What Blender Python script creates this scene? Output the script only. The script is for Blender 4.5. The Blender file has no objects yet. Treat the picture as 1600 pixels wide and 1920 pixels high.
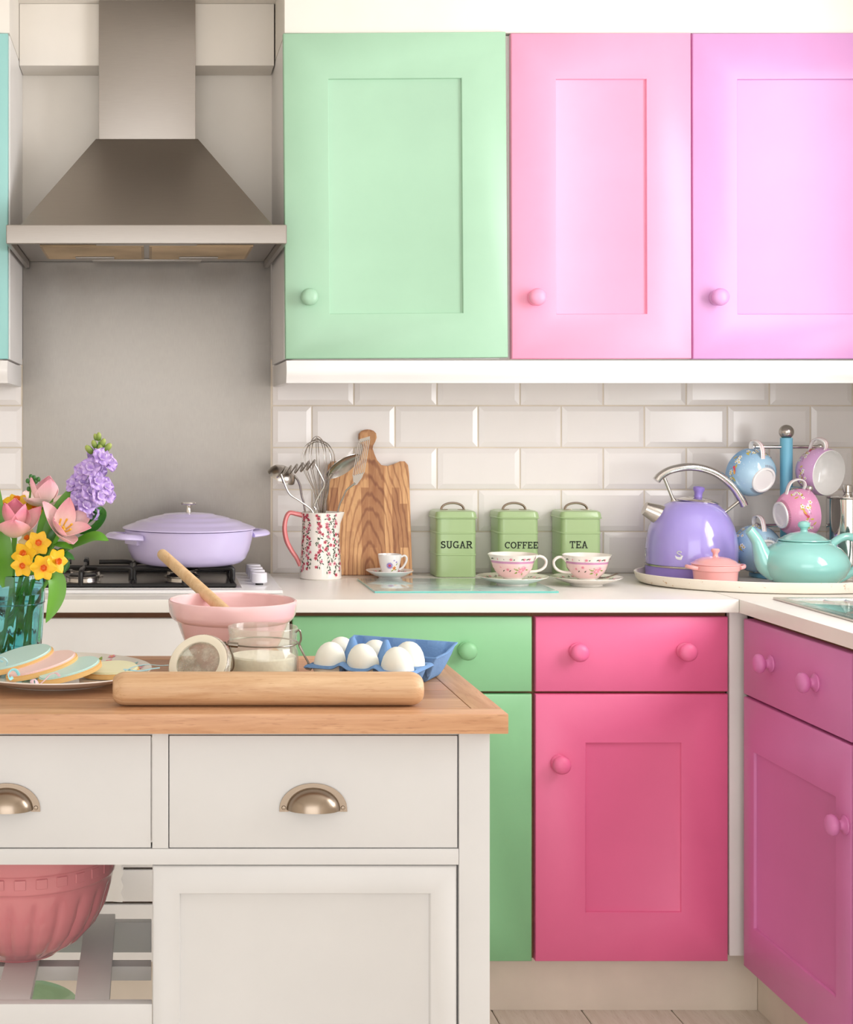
import bpy, bmesh, math, random
from mathutils import Vector, Matrix
R = math.radians; PI = math.pi
random.seed(7)
SC = bpy.context.scene
COL = SC.collection

# ---------------------------------------------------------------- camera
# x right, y into the room (tiled wall at y = 0), z up; metres.
F, CX, CY, DW, CZ = 2772.0, 280.0, 793.0, 3.6, 1.24      # focal in px, principal point, camera to wall, eye height
cam_d = bpy.data.cameras.new('camera'); cam = bpy.data.objects.new('camera', cam_d); COL.objects.link(cam)
cam.location = (0, -DW, CZ); cam.rotation_euler = (R(90), 0, 0)
cam_d.sensor_fit = 'HORIZONTAL'; cam_d.sensor_width = 36.0
cam_d.lens = 36.0 * F / 1600.0
cam_d.shift_x = (800 - CX) / 1600.0; cam_d.shift_y = -(960 - CY) / 1600.0
cam_d.clip_start = 0.05
SC.camera = cam
def X(px, d): return (px - CX) * d / F
def Z(py, d): return CZ - (py - CY) * d / F
def Y(d): return d - DW

# ---------------------------------------------------------------- light
w = bpy.data.worlds.new('daylight'); SC.world = w; w.use_nodes = True
w.node_tree.nodes['Background'].inputs[0].default_value = (1.0, 0.99, 0.98, 1)
w.node_tree.nodes['Background'].inputs[1].default_value = 1.0
def area(name, loc, target, sx, sy, power, col=(1, 1, 1)):
    l = bpy.data.lights.new(name, 'AREA'); l.shape = 'RECTANGLE'; l.size = sx; l.size_y = sy; l.energy = power; l.color = col
    o = bpy.data.objects.new(name, l); COL.objects.link(o); o.location = loc
    o.rotation_euler = (Vector(target) - Vector(loc)).to_track_quat('-Z', 'Z').to_euler()
    return o
# daylight entering by the window over the sink and by the garden doors behind the camera
area('sink_window_offscreen', (2.0, -1.72, 1.62), (0.0, -1.6, 1.35), 1.7, 1.1, 57, (0.995, 0.993, 1.0))
area('garden_doors_offscreen', (-0.1, -5.7, 1.18), (-0.1, 0, 1.18), 3.0, 2.3, 44, (0.995, 0.993, 1.0))
SC.view_settings.view_transform = 'Standard'; SC.view_settings.look = 'None'
SC.view_settings.gamma = 1.0; SC.view_settings.use_curve_mapping = False
SC.view_settings.exposure = 0.05

# ---------------------------------------------------------------- materials
def lin(h):
    h = h.lstrip('#'); c = [int(h[i:i+2], 16) / 255 for i in (0, 2, 4)]
    return tuple((x / 12.92 if x <= 0.04045 else ((x + 0.055) / 1.055) ** 2.4) for x in c) + (1,)
MATS = {}
def _new(name):
    m = bpy.data.materials.new(name); m.use_nodes = True; MATS[name] = m
    nt = m.node_tree; return m, nt, nt.nodes['Principled BSDF']
def _bump(nt, b, height, strength, dist=0.001):
    n = nt.nodes.new('ShaderNodeBump'); n.inputs['Strength'].default_value = strength; n.inputs['Distance'].default_value = dist
    nt.links.new(height, n.inputs['Height']); nt.links.new(n.outputs[0], b.inputs['Normal'])
def _coord(nt, scale=(1, 1, 1), rot=(0, 0, 0)):
    c = nt.nodes.new('ShaderNodeTexCoord'); m = nt.nodes.new('ShaderNodeMapping')
    m.inputs['Scale'].default_value = scale; m.inputs['Rotation'].default_value = rot
    nt.links.new(c.outputs['Object'], m.inputs[0]); return m.outputs[0]
def _noise(nt, vec, scale, detail=3, rough=0.5, dist=0.0):
    n = nt.nodes.new('ShaderNodeTexNoise'); n.inputs['Scale'].default_value = scale; n.inputs['Detail'].default_value = detail
    n.inputs['Roughness'].default_value = rough; n.inputs['Distortion'].default_value = dist
    nt.links.new(vec, n.inputs['Vector']); return n.outputs[0]
def _ramp(nt, fac, stops):
    r = nt.nodes.new('ShaderNodeValToRGB'); e = r.color_ramp.elements
    while len(e) < len(stops): e.new(0.5)
    for k, (p, c) in enumerate(stops): e[k].position = p; e[k].color = c
    nt.links.new(fac, r.inputs[0]); return r.outputs[0]
def _mix(nt, fac, a, b, mode='MIX'):
    n = nt.nodes.new('ShaderNodeMix'); n.data_type = 'RGBA'; n.blend_type = mode
    for s, v in ((n.inputs[0], fac), (n.inputs[6], a), (n.inputs[7], b)):
        if hasattr(v, 'links'): nt.links.new(v, s)
        else: s.default_value = v
    return n.outputs[2]
def sc(c, k): return (min(1, c[0] * k), min(1, c[1] * k), min(1, c[2] * k), 1)

def paint(name, col, rough=0.4, var=0.03, bump=0.05, coat=0.0, spec=0.5):
    m, nt, b = _new(name); c = lin(col)
    v = _coord(nt); n = _noise(nt, v, 6, 4)
    nt.links.new(_ramp(nt, n, [(0.3, sc(c, 1 - var)), (0.7, sc(c, 1 + var))]), b.inputs['Base Color'])
    b.inputs['Roughness'].default_value = rough; b.inputs['Coat Weight'].default_value = coat; b.inputs['Coat Roughness'].default_value = 0.06
    b.inputs['Specular IOR Level'].default_value = spec
    if bump: _bump(nt, b, _noise(nt, v, 260, 2), bump, 0.0006)
    return m
def ceramic(name, col, rough=0.12, coat=0.6, var=0.02):
    return paint(name, col, rough, var, 0.0, coat)
def metal(name, col, rough=0.25, brushed=None, var=0.12, spotty=False):
    m, nt, b = _new(name); c = lin(col)
    b.inputs['Metallic'].default_value = 1.0
    v = _coord(nt, brushed or (1, 1, 1)); n = _noise(nt, v, 40 if brushed else 5, 4)
    nt.links.new(_ramp(nt, n, [(0.25, sc(c, 1 - var)), (0.75, sc(c, 1 + var))]), b.inputs['Base Color'])
    if brushed:
        _bump(nt, b, n, 0.06, 0.0006)
    if spotty:
        s = _noise(nt, _coord(nt), 7, 5, 0.65)
        lk = b.inputs['Base Color'].links[0].from_socket
        nt.links.new(_mix(nt, 0.5, lk, _ramp(nt, s, [(0.3, (0.72, 0.71, 0.7, 1)), (0.65, (1, 1, 1, 1))]), 'MULTIPLY'), b.inputs['Base Color'])
        r = _ramp(nt, s, [(0.3, (rough * 0.94,) * 3 + (1,)), (0.7, (rough * 1.08,) * 3 + (1,))]); nt.links.new(r, b.inputs['Roughness'])
    else: b.inputs['Roughness'].default_value = rough
    return m
def wood(name, c1, c2, scale=(3, 40, 40), ring=0.0, rough=0.45, dark=None, bump=0.15, obj_var=0.14, pores=True):
    m, nt, b = _new(name); a, d = lin(c1), lin(c2)
    v = _coord(nt, scale); n = _noise(nt, v, 1.6, 6, 0.62, 0.8)
    col = _ramp(nt, n, [(0.28, a), (0.5, tuple((a[i] + d[i]) / 2 for i in range(3)) + (1,)), (0.72, d)])
    if pores:
        v2 = _coord(nt, tuple(s * 6 for s in scale)); p = _noise(nt, v2, 2.5, 3, 0.6)
        pc = _ramp(nt, p, [(0.3, lin(dark or c1)), (0.42, (1, 1, 1, 1))])
        col = _mix(nt, 0.35, col, pc, 'MULTIPLY')
    oi = nt.nodes.new('ShaderNodeObjectInfo')
    hs = nt.nodes.new('ShaderNodeHueSaturation'); mp = nt.nodes.new('ShaderNodeMapRange')
    mp.inputs[3].default_value = 1 - obj_var; mp.inputs[4].default_value = 1 + obj_var
    nt.links.new(oi.outputs['Random'], mp.inputs[0]); nt.links.new(mp.outputs[0], hs.inputs['Value']); nt.links.new(col, hs.inputs['Color'])
    nt.links.new(hs.outputs[0], b.inputs['Base Color'])
    b.inputs['Roughness'].default_value = rough
    _bump(nt, b, n, bump, 0.0008)
    return m
def glass(name, col=(1, 1, 1, 1), rough=0.0, ior=1.45):
    m, nt, b = _new(name)
    b.inputs['Base Color'].default_value = col; b.inputs['Transmission Weight'].default_value = 1.0
    b.inputs['Roughness'].default_value = rough; b.inputs['IOR'].default_value = ior
    return m
def thin_glass(name, tint, dust=0.0, dcol='#F4EEE2'):
    m, nt, b = _new(name); out = nt.nodes['Material Output']; nt.nodes.remove(b)
    tr = nt.nodes.new('ShaderNodeBsdfTransparent'); tr.inputs[0].default_value = tint
    gl = nt.nodes.new('ShaderNodeBsdfGlossy'); gl.inputs['Roughness'].default_value = 0.03
    lf = nt.nodes.new('ShaderNodeLayerWeight'); lf.inputs[0].default_value = 0.5
    pwr = nt.nodes.new('ShaderNodeMath'); pwr.operation = 'POWER'; nt.links.new(lf.outputs['Facing'], pwr.inputs[0]); pwr.inputs[1].default_value = 3.5
    lw = nt.nodes.new('ShaderNodeMath'); lw.operation = 'MULTIPLY_ADD'; nt.links.new(pwr.outputs[0], lw.inputs[0]); lw.inputs[1].default_value = 0.6; lw.inputs[2].default_value = 0.04
    mx = nt.nodes.new('ShaderNodeMixShader'); nt.links.new(lw.outputs[0], mx.inputs[0]); nt.links.new(tr.outputs[0], mx.inputs[1]); nt.links.new(gl.outputs[0], mx.inputs[2])
    res = mx
    if dust:
        df = nt.nodes.new('ShaderNodeBsdfDiffuse'); df.inputs[0].default_value = lin(dcol); n = _noise(nt, _coord(nt), 45, 5, .65)
        r = _ramp(nt, n, [(.35, (0.05, 0.05, 0.05, 1)), (.75, (dust,) * 3 + (1,))]); res = nt.nodes.new('ShaderNodeMixShader')
        nt.links.new(r, res.inputs[0]); nt.links.new(mx.outputs[0], res.inputs[1]); nt.links.new(df.outputs[0], res.inputs[2])
    nt.links.new(res.outputs[0], out.inputs[0]); return m
def flower(name, tip, base, length, rough=0.5, axis=2, sub=0.0):
    """petal colour running from its base to its tip (object z)"""
    m, nt, b = _new(name)
    c = nt.nodes.new('ShaderNodeTexCoord'); s = nt.nodes.new('ShaderNodeSeparateXYZ'); nt.links.new(c.outputs['Object'], s.inputs[0])
    mp = nt.nodes.new('ShaderNodeMapRange'); mp.inputs[2].default_value = length; nt.links.new(s.outputs[axis], mp.inputs[0])
    n = _noise(nt, _coord(nt, (300, 300, 20)), 1, 2)
    col = _ramp(nt, mp.outputs[0], [(0.05, lin(base)), (0.9, lin(tip))])
    col = _mix(nt, 0.18, col, _ramp(nt, n, [(0.3, (0.75, 0.7, 0.7, 1)), (0.7, (1, 1, 1, 1))]), 'MULTIPLY')
    nt.links.new(col, b.inputs['Base Color']); b.inputs['Roughness'].default_value = rough
    return m

paint('wall_white', '#EFE9E0', 0.6); paint('ceiling_white', '#F4F1EC', 0.7)
paint('cabinet_white', '#EEEBE8', 0.4); paint('island_white', '#D2D1D0', 0.42); paint('worktop_white', '#F3EFE8', 0.3)
paint('plinth_white', '#E6DACB', 0.5, 0.08)
wood('carcass_brown', '#7E5238', '#9A6A4A', (3, 40, 40), rough=0.6)
paint('green_pale', '#A3CBAE', 0.38); paint('pink_pale', '#F79FC0', 0.38); paint('lilac_pale', '#D59BCF', 0.38); paint('turquoise_pale', '#9CD2CE', 0.38)
paint('green_deep', '#8AC692', 0.42); paint('pink_deep', '#EE709E', 0.42); paint('magenta_deep', '#DA7DB6', 0.42)
ceramic('tile_glaze', '#F0EAE6', 0.22, 0.12); paint('grout', '#E2D6C4', 0.8, 0.08)
metal('hood_steel', '#9E9790', 0.34, (0.6, 40, 40), 0.05); metal('splash_steel', '#A9A49E', 0.42, (40, 40, 1.0), 0.06, True)
metal('filter_mesh', '#B9A488', 0.55, None, 0.3)
metal('chrome', '#DAD6D2', 0.08); metal('satin_steel', '#BDB7B0', 0.24); metal('aged_nickel', '#9B8C7C', 0.27); metal('wire', '#8F867C', 0.3)
metal('sink_steel', '#CFCBC8', 0.25, (60, 1, 1), 0.04)
paint('black_iron', '#141213', 0.35, 0.2); paint('hob_enamel', '#ECEAEA', 0.2)
wood('island_oak', '#A97650', '#D2A680', (2.2, 30, 30), rough=0.38)
wood('island_oak_y', '#A97650', '#D2A680', (30, 2.2, 30), rough=0.38)
wood('pin_beech', '#BE926A', '#DDBC96', (3, 45, 45), rough=0.5, obj_var=0.0)
wood('spoon_wood', '#CBA274', '#E6C79C', (40, 40, 3), rough=0.6, obj_var=0.0)
wood('board_white', '#D8CBBB', '#EFE6DA', (30, 2.0, 30), rough=0.55, dark='#B7A58F', obj_var=0.05)
# ---------------------------------------------------------------- mesh helpers
def bm_new(): return bmesh.new()
def box(x0, x1, y0, y1, z0, z1, bev=0.0, seg=2, bm=None):
    b = bmesh.new() ; r = bmesh.ops.create_cube(b, size=1)
    for v in b.verts:
        v.co = Vector((x0 if v.co.x < 0 else x1, y0 if v.co.y < 0 else y1, z0 if v.co.z < 0 else z1))
    if bev: bmesh.ops.bevel(b, geom=b.edges[:], offset=bev, segments=seg, affect='EDGES', profile=0.7)
    return join(bm, b)
def join(bm, b, mi=None):
    if mi is not None:
        for f in b.faces: f.material_index = mi
    if bm is None: return b
    me = bpy.data.meshes.new('t'); b.to_mesh(me); b.free(); bm.from_mesh(me); bpy.data.meshes.remove(me); return bm
def xf(b, m):
    bmesh.ops.transform(b, matrix=m, verts=b.verts); return b
def lathe(prof, seg=48, rmod=None, mats=None, arc=2 * PI, a0=0.0):
    """prof: [(r, z)] revolved about z; mats: material index per profile segment"""
    b = bmesh.new(); rows = []
    full = abs(arc - 2 * PI) < 1e-6; n = seg if full else seg + 1
    for k, (r, z) in enumerate(prof):
        if r < 1e-6: rows.append([b.verts.new((0, 0, z))])
        else:
            rows.append([b.verts.new(((r + (rmod(a0 + arc * j / seg, z, k) if rmod else 0)) * math.cos(a0 + arc * j / seg),
                                      (r + (rmod(a0 + arc * j / seg, z, k) if rmod else 0)) * math.sin(a0 + arc * j / seg), z)) for j in range(n)])
    for k in range(len(rows) - 1):
        A, B = rows[k], rows[k + 1]
        if len(A) == 1 and len(B) == 1: continue
        for j in range(seg):
            j2 = (j + 1) % n
            if len(A) > 1 and len(B) > 1: q = [A[j], A[j2], B[j2], B[j]]
            elif len(A) == 1: q = [A[0], B[j2], B[j]]
            elif len(B) == 1: q = [A[j], A[j2], B[0]]
            f = b.faces.new(q)
            if mats: f.material_index = mats[k]
    bmesh.ops.recalc_face_normals(b, faces=b.faces[:]); return b
def spl(pts, n=8):
    """catmull-rom through pts"""
    P = [Vector(p) for p in pts]; P = [P[0] * 2 - P[1]] + P + [P[-1] * 2 - P[-2]]; out = []
    for i in range(1, len(P) - 2):
        for k in range(n):
            t = k / n; a, b_, c, d = P[i - 1], P[i], P[i + 1], P[i + 2]
            out.append(0.5 * ((2 * b_) + (c - a) * t + (2 * a - 5 * b_ + 4 * c - d) * t * t + (3 * b_ - a - 3 * c + d) * t ** 3))
    out.append(P[-2]); return out
def tube(pts, rad, seg=10, caps=True, flat=1.0, up=None, closed=False, bm=None):
    """sweep along pts; rad number or list; flat scales the second cross-section axis"""
    P = [Vector(p) for p in pts]; n = len(P); b = bmesh.new()
    if not isinstance(rad, (list, tuple)): rad = [rad] * n
    elif len(rad) != n:
        rr = []
        for i in range(n):
            t = i / (n - 1) * (len(rad) - 1); k = min(int(t), len(rad) - 2); rr.append(rad[k] + (rad[k + 1] - rad[k]) * (t - k))
        rad = rr
    T = []
    for i in range(n):
        a = P[(i - 1) % n] if (closed or i > 0) else P[0]; c = P[(i + 1) % n] if (closed or i < n - 1) else P[-1]
        T.append((c - a).normalized())
    u = Vector(up) if up else (Vector((0, 0, 1)) if abs(T[0].z) < 0.9 else Vector((1, 0, 0)))
    rows = []
    for i in range(n):
        u = u - T[i] * u.dot(T[i])
        u = u.normalized() if u.length > 1e-6 else T[i].orthogonal().normalized()
        v = T[i].cross(u)
        rows.append([b.verts.new(P[i] + (u * math.cos(2 * PI * j / seg) * rad[i] + v * math.sin(2 * PI * j / seg) * rad[i] * flat)) for j in range(seg)])
    for i in range(n if closed else n - 1):
        A, B = rows[i], rows[(i + 1) % n]
        for j in range(seg): b.faces.new([A[j], A[(j + 1) % seg], B[(j + 1) % seg], B[j]])
    if caps and not closed: b.faces.new(rows[0][::-1]); b.faces.new(rows[-1])
    bmesh.ops.recalc_face_normals(b, faces=b.faces[:])
    return join(bm, b)
def prism(outline, y0, y1, bev=0.0, bm=None):
    """outline [(x, z)] extruded along y"""
    b = bmesh.new(); f0 = b.faces.new([b.verts.new((x, y0, z)) for x, z in outline])
    r = bmesh.ops.extrude_face_region(b, geom=[f0])
    for v in [g for g in r['geom'] if isinstance(g, bmesh.types.BMVert)]: v.co.y = y1
    bmesh.ops.recalc_face_normals(b, faces=b.faces[:])
    if bev:
        es = [e for e in b.edges if abs(e.verts[0].co.y - e.verts[1].co.y) < 1e-7]
        bmesh.ops.bevel(b, geom=es, offset=bev, segments=2, affect='EDGES')
    return join(bm, b)
def grid(nu, nv, fn, thick=0.0):
    """fn(u, v) -> point; optional solid thickness along normals"""
    b = bmesh.new(); V = [[b.verts.new(fn(i / nu, j / nv)) for j in range(nv + 1)] for i in range(nu + 1)]
    for i in range(nu):
        for j in range(nv): b.faces.new([V[i][j], V[i + 1][j], V[i + 1][j + 1], V[i][j + 1]])
    b.normal_update()
    if thick: bmesh.ops.solidify(b, geom=b.faces[:], thickness=thick)
    bmesh.ops.recalc_face_normals(b, faces=b.faces[:]) if thick else None
    return b
def obj(name, b, mat, parent=None, loc=(0, 0, 0), rot=(0, 0, 0), smooth=35, label=None):
    me = bpy.data.meshes.new(name)
    if isinstance(b, bmesh.types.BMesh): b.to_mesh(me); b.free()
    else: me.from_pydata(b[0], [], b[1])
    for m in (mat if isinstance(mat, (list, tuple)) else [mat]): me.materials.append(MATS[m])
    if smooth:
        me.shade_smooth(); me.set_sharp_from_angle(angle=R(smooth))
    o = bpy.data.objects.new(name, me); COL.objects.link(o)
    o.location = loc; o.rotation_euler = rot
    if parent: o.parent = parent
    if label: o['label'] = label
    return o
def tag(o, label, cat, group=None, kind=None):
    o['label'] = label; o['category'] = cat
    if group: o['group'] = group
    if kind: o['kind'] = kind
    return o
def thing(name, label, cat, loc=(0, 0, 0), rotz=0.0, group=None, kind=None):
    o = bpy.data.objects.new(name, None); COL.objects.link(o); o.empty_display_size = 0.05
    o.location = loc; o.rotation_euler = (0, 0, rotz); return tag(o, label, cat, group, kind)
def struct(name, label, cat, b, mat, smooth=35):
    return tag(obj(name, b, mat, smooth=smooth), label, cat, kind='structure')
def copy_of(o, parent=None, loc=None):
    c = o.copy(); COL.objects.link(c)
    c.parent = parent
    if loc is not None: c.location = loc
    return c
def axes(o, loc, zdir, xdir):
    """place o with local z along zdir and local x as near xdir as can be"""
    z = Vector(zdir).normalized(); x = Vector(xdir); x = (x - z * x.dot(z)).normalized(); y = z.cross(x)
    o.matrix_world = Matrix.Translation(loc) @ Matrix((x, y, z)).transposed().to_4x4(); return o

# flat print lying a hair above a surface of revolution
def rprof(prof):
    P = sorted(prof, key=lambda p: p[1])
    def f(z):
        for (r0, z0), (r1, z1) in zip(P, P[1:]):
            if z0 <= z <= z1 and z1 > z0: return r0 + (r1 - r0) * (z - z0) / (z1 - z0)
        return P[0][0] if z < P[0][1] else P[-1][0]
    return f
def blob(n=5, a=1.0, b=0.55, k=10):       # n-petalled blossom outline
    return [((b + (a - b) * (0.5 + 0.5 * math.cos(n * t))) * math.cos(t), (b + (a - b) * (0.5 + 0.5 * math.cos(n * t))) * math.sin(t)) for t in [2 * PI * i / (n * k // 2) for i in range(n * k // 2)]]
LEAF = [(-1, 0), (-0.5, 0.28), (0.1, 0.34), (0.6, 0.2), (1, 0), (0.6, -0.2), (0.1, -0.34), (-0.5, -0.28)]
DISC = [(math.cos(2 * PI * i / 10), math.sin(2 * PI * i / 10)) for i in range(10)]
BLOSSOM = blob()
DAISY = blob(14, 1.0, 0.6, 6)
STEM = [(-1, -0.06), (1, -0.06), (1, 0.06), (-1, 0.06)]
def printed(marks, surf):
    """marks: (u, v, outline, size, turn, material index[, lift]); surf(u, v, lift) -> point (u, v in metres on the surface)"""
    b = bmesh.new()
    for mk in marks:
        u, v, shp, s, t, mi = mk[:6]; lift = mk[6] if len(mk) > 6 else 0.0003
        ct, st = math.cos(t), math.sin(t); vs = []
        for (x, y) in shp: vs.append(b.verts.new(surf(u + s * (x * ct - y * st), v + s * (x * st + y * ct), lift)))
        c = b.verts.new(surf(u, v, lift))
        for i in range(len(vs)): b.faces.new([c, vs[i], vs[(i + 1) % len(vs)]]).material_index = mi
    return b
def on_lathe(prof, a0=-PI / 2, rref=None):
    f = rprof(prof)
    def s(u, v, lift):
        r = f(v); a = a0 + u / (rref or max(r, 0.005)); return ((r + lift) * math.cos(a), (r + lift) * math.sin(a), v)
    return s

# ---------------------------------------------------------------- room
WX0, WX1, WY1, CEIL = -2.3, 1.775, -5.6, 2.46
WT = 0.875                                       # worktop height
TW, TH, TG = 0.2, 0.1, 0.002
struct('ceiling', 'plain white ceiling of the kitchen', 'ceiling', box(WX0, WX1, WY1, 0.1, CEIL, CEIL + 0.1), 'ceiling_white')
struct('wall_left', 'plain white wall at the hob end of the kitchen', 'wall', box(WX0 - 0.1, WX0, WY1, 0.1, 0, CEIL), 'wall_white')
def wall_hole(x, x2, y0, y1, z0, z1, hy0, hy1, hz0, hz1, swap=False):
    b = bmesh.new()
    for (a0, a1, c0, c1) in ((y0, hy0, z0, z1), (hy1, y1, z0, z1), (hy0, hy1, z0, hz0), (hy0, hy1, hz1, z1)):
        if a1 - a0 < 1e-4 or c1 - c0 < 1e-4: continue
        if swap: box(a0, a1, x, x2, c0, c1, bm=b)
        else: box(x, x2, a0, a1, c0, c1, bm=b)
    return b
struct('wall_right', 'white wall with the window over the sink', 'wall', wall_hole(WX1, WX1 + 0.2, WY1, 0.1, 0, CEIL, -2.59, -0.85, 1.05, 2.21), 'wall_white')
struct('wall_front', 'white wall with wide garden doors facing the hob', 'wall', wall_hole(WY1 - 0.2, WY1, WX0, WX1, 0, CEIL, -1.65, 1.45, 0.0, 2.35, True), 'wall_white')
wf = thing('window_1', 'white framed window in the wall over the sink', 'window', (WX1 + 0.1, -1.72, 1.05), kind='structure')
b = bmesh.new()
for (a0, a1, c0, c1) in ((-.87, -.83, 0, 1.16), (.83, .87, 0, 1.16), (-.83, .83, 0, .04), (-.83, .83, 1.12, 1.16), (-.02, .02, .04, 1.12)): box(-.03, .03, a0, a1, c0, c1, .003, bm=b)
obj('window_frame', b, 'cabinet_white', wf)
obj('window_sill', box(-.14, -.03, -.9, .9, -.03, 0.0, .004), 'cabinet_white', wf)

fl = struct('floor', 'whitewashed wooden floorboards', 'floor', box(WX0, WX1, WY1, 0.0, -0.06, -0.02), 'board_white')
PW = 0.19; i = 0; x = WX0
x = 0.914 - PW * 17
pl = obj('plank', box(0.001, PW - 0.001, WY1, 0, -0.02, 0, 0.002, 1), 'board_white', fl, (x, 0, 0))
while x + 2 * PW < WX1:
    x += PW; copy_of(pl, fl, (x, 0, 0))

# tiled wall: grout bed, then every tile a bevelled piece
wb = struct('wall_back', 'white wall tiled with bevelled metro tiles above the worktop', 'wall', box(WX0, WX1, -0.001, 0.1, 0, CEIL), 'wall_white')
obj('grout_bed', box(WX0 + .9, WX1 - 0.0005, -0.006, -0.001, WT - .03, WT + 0.52), 'grout', wb)
tile_me = {}
def tile(x0, x1, z0, z1):
    wd, ht = round(x1 - x0, 4), round(z1 - z0, 4); k = (wd, ht)
    if k not in tile_me:
        bv = min(0.013, wd * 0.3); y = [-.005, -.0075, -.011]
        V = [(0, y[0], 0), (wd, y[0], 0), (wd, y[0], ht), (0, y[0], ht), (.001, y[1], .001), (wd - .001, y[1], .001), (wd - .001, y[1], ht - .001), (.001, y[1], ht - .001),
             (bv, y[2], bv), (wd - bv, y[2], bv), (wd - bv, y[2], ht - bv), (bv, y[2], ht - bv)]
        Fc = []
        for a in (0, 4):
            for j in range(4): Fc.append((a + j, a + (j + 1) % 4, a + 4 + (j + 1) % 4, a + 4 + j))
        Fc.append((8, 9, 10, 11))
        tile_me[k] = obj('tile', (V, Fc), 'tile_glaze', wb, (x0, 0, z0), smooth=0); return
    copy_of(tile_me[k], wb, (x0, 0, z0))
for r_ in range(5):
    z0 = WT + r_ * (TH + TG) - 0.001; off = X(663, DW) if r_ % 2 == 0 else X(740, DW)
    x = off - 12 * (TW + TG)
    while x < WX1 - 0.002:
        a, c = x + TG / 2, x + TW + TG / 2
        for lo, hi in ((WX0 + 0.9, -0.309), (0.2995, WX1 - 0.001)):
            p, q = max(a, lo), min(c, hi)
            if q - p > 0.02: tile(p, q, z0 + TG / 2, z0 + TH + TG / 2)
        x += TW + TG
# ---------------------------------------------------------------- chimney alcove, bulkheads, pelmets
ALX0, ALX1 = -0.3085, 0.2985
DU, DB, DT = 3.25, 3.075, 3.056                 # camera distance of wall doors, base doors, worktop edge
UZ0, UZ1 = Z(673, DU), Z(62, DU)
struct('trim_1', 'white boxed duct spanning the alcove behind the steel chimney', 'trim', box(ALX0 + .001, ALX1 - .003, Y(3.498), -0.002, Z(142, DW), 2.232, .002), 'wall_white')
struct('trim_2', 'white bulkhead above the green, pink and lilac wall cupboards', 'trim', box(ALX1, WX1, Y(3.262), -0.001, UZ1 + .003, CEIL, .002), 'wall_white')
struct('trim_3', 'white bulkhead above the turquoise wall cupboard', 'trim', box(-1.4, ALX0, Y(3.262), -0.001, UZ1 + .003, CEIL, .002), 'wall_white')
struct('trim_4', 'flat white soffit closing the top of the hob alcove', 'trim', box(ALX0, ALX1, Y(3.262), -0.001, 2.2325, CEIL), 'wall_white')
def pelmet(name, label, x0, x1, ret):
    zt, zb = UZ0 - .004, Z(718, DU - .015); yf = Y(DU - .017)
    prof = [(yf + .006, zt), (yf + .003, zt - .008), (yf, zt - .018), (yf + .0005, zt - .026), (yf + .003, zt - .034), (yf + .0075, zt - .041), (yf + .01, zb), (yf + .026, zb), (yf + .026, zt)]
    b = bmesh.new(); n = len(prof); rows = [[b.verts.new((x, y, z)) for y, z in prof] for x in (x0, x1)]
    for i in range(n): b.faces.new([rows[0][i], rows[0][(i + 1) % n], rows[1][(i + 1) % n], rows[1][i]])
    b.faces.new(rows[0]); b.faces.new(rows[1][::-1]); bmesh.ops.recalc_face_normals(b, faces=b.faces[:])
    a, c = (x0, x0 + .018) if ret == 'l' else (x1 - .018, x1)
    o = struct(name, label, 'trim', b, 'cabinet_white')
    obj('return_board', box(a, c, yf + .0265, -.0125, zb, zt, .002), 'cabinet_white', o)
pelmet('trim_5', 'white moulded pelmet under the green, pink and lilac wall cupboards', ALX1 + .002, WX1 - .001, 'l')
pelmet('trim_6', 'white moulded pelmet under the turquoise wall cupboard', -1.4, ALX0 - .002, 'r')

# ---------------------------------------------------------------- cupboards
def shaker(wd, ht, t=0.02, ml=.097, mr=.097, mb=.097, mt=.1, rec=.007, sl=.004):
    """door front facing -y, lower left corner at the origin"""
    b = bmesh.new()
    def ring(x0, x1, z0, z1, y): return [b.verts.new(p) for p in ((x0, y, z0), (x1, y, z0), (x1, y, z1), (x0, y, z1))]
    e = .0025
    rs = [ring(0, wd, 0, ht, t), ring(0, wd, 0, ht, e), ring(e * .4, wd - e * .4, e * .4, ht - e * .4, e * .4), ring(e, wd - e, e, ht - e, 0)]
    if ml is not None:
        rs += [ring(ml, wd - mr, mb, ht - mt, 0), ring(ml + .0012, wd - mr - .0012, mb + .0012, ht - mt - .0012, .001), ring(ml + sl * .5, wd - mr - sl * .5, mb + sl * .5, ht - mt - sl * .5, rec * .85), ring(ml + sl, wd - mr - sl, mb + sl, ht - mt - sl, rec)]
    for A, B in zip(rs, rs[1:]):
        for j in range(4): b.faces.new([A[j], A[(j + 1) % 4], B[(j + 1) % 4], B[j]])
    b.faces.new(rs[0]); b.faces.new(rs[-1]); bmesh.ops.recalc_face_normals(b, faces=b.faces[:]); return b
def knob_mesh(k=1.0):
    p = [(0, 0), (.0165, 0), (.0172, .0015), (.0165, .004), (.0105, .0065), (.0085, .0095), (.0085, .0125), (.0125, .0155), (.0175, .019), (.0192, .0235), (.0182, .0285), (.014, .0325), (.0075, .0345), (0, .035)]
    return xf(lathe([(r * k, z * k) for r, z in p], 28), Matrix.Rotation(R(90), 4, 'X'))
def front(kind, parent, wd, ht, loc, mat, knobs, rotz=0.0, tilt=0.0, m=None, k=1.0):
    o = obj(kind, shaker(wd, ht) if m is None else shaker(wd, ht, ml=m[0], mr=m[1], mb=m[2], mt=m[3]) if m else shaker(wd, ht, ml=None), mat, parent, loc, (0, tilt, rotz), smooth=50)
    for (kx, kz) in knobs: obj('knob', knob_mesh(k), mat, o, (kx, 0.0, kz))
    return o
GU = 'shaker wall cupboards'
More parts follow.
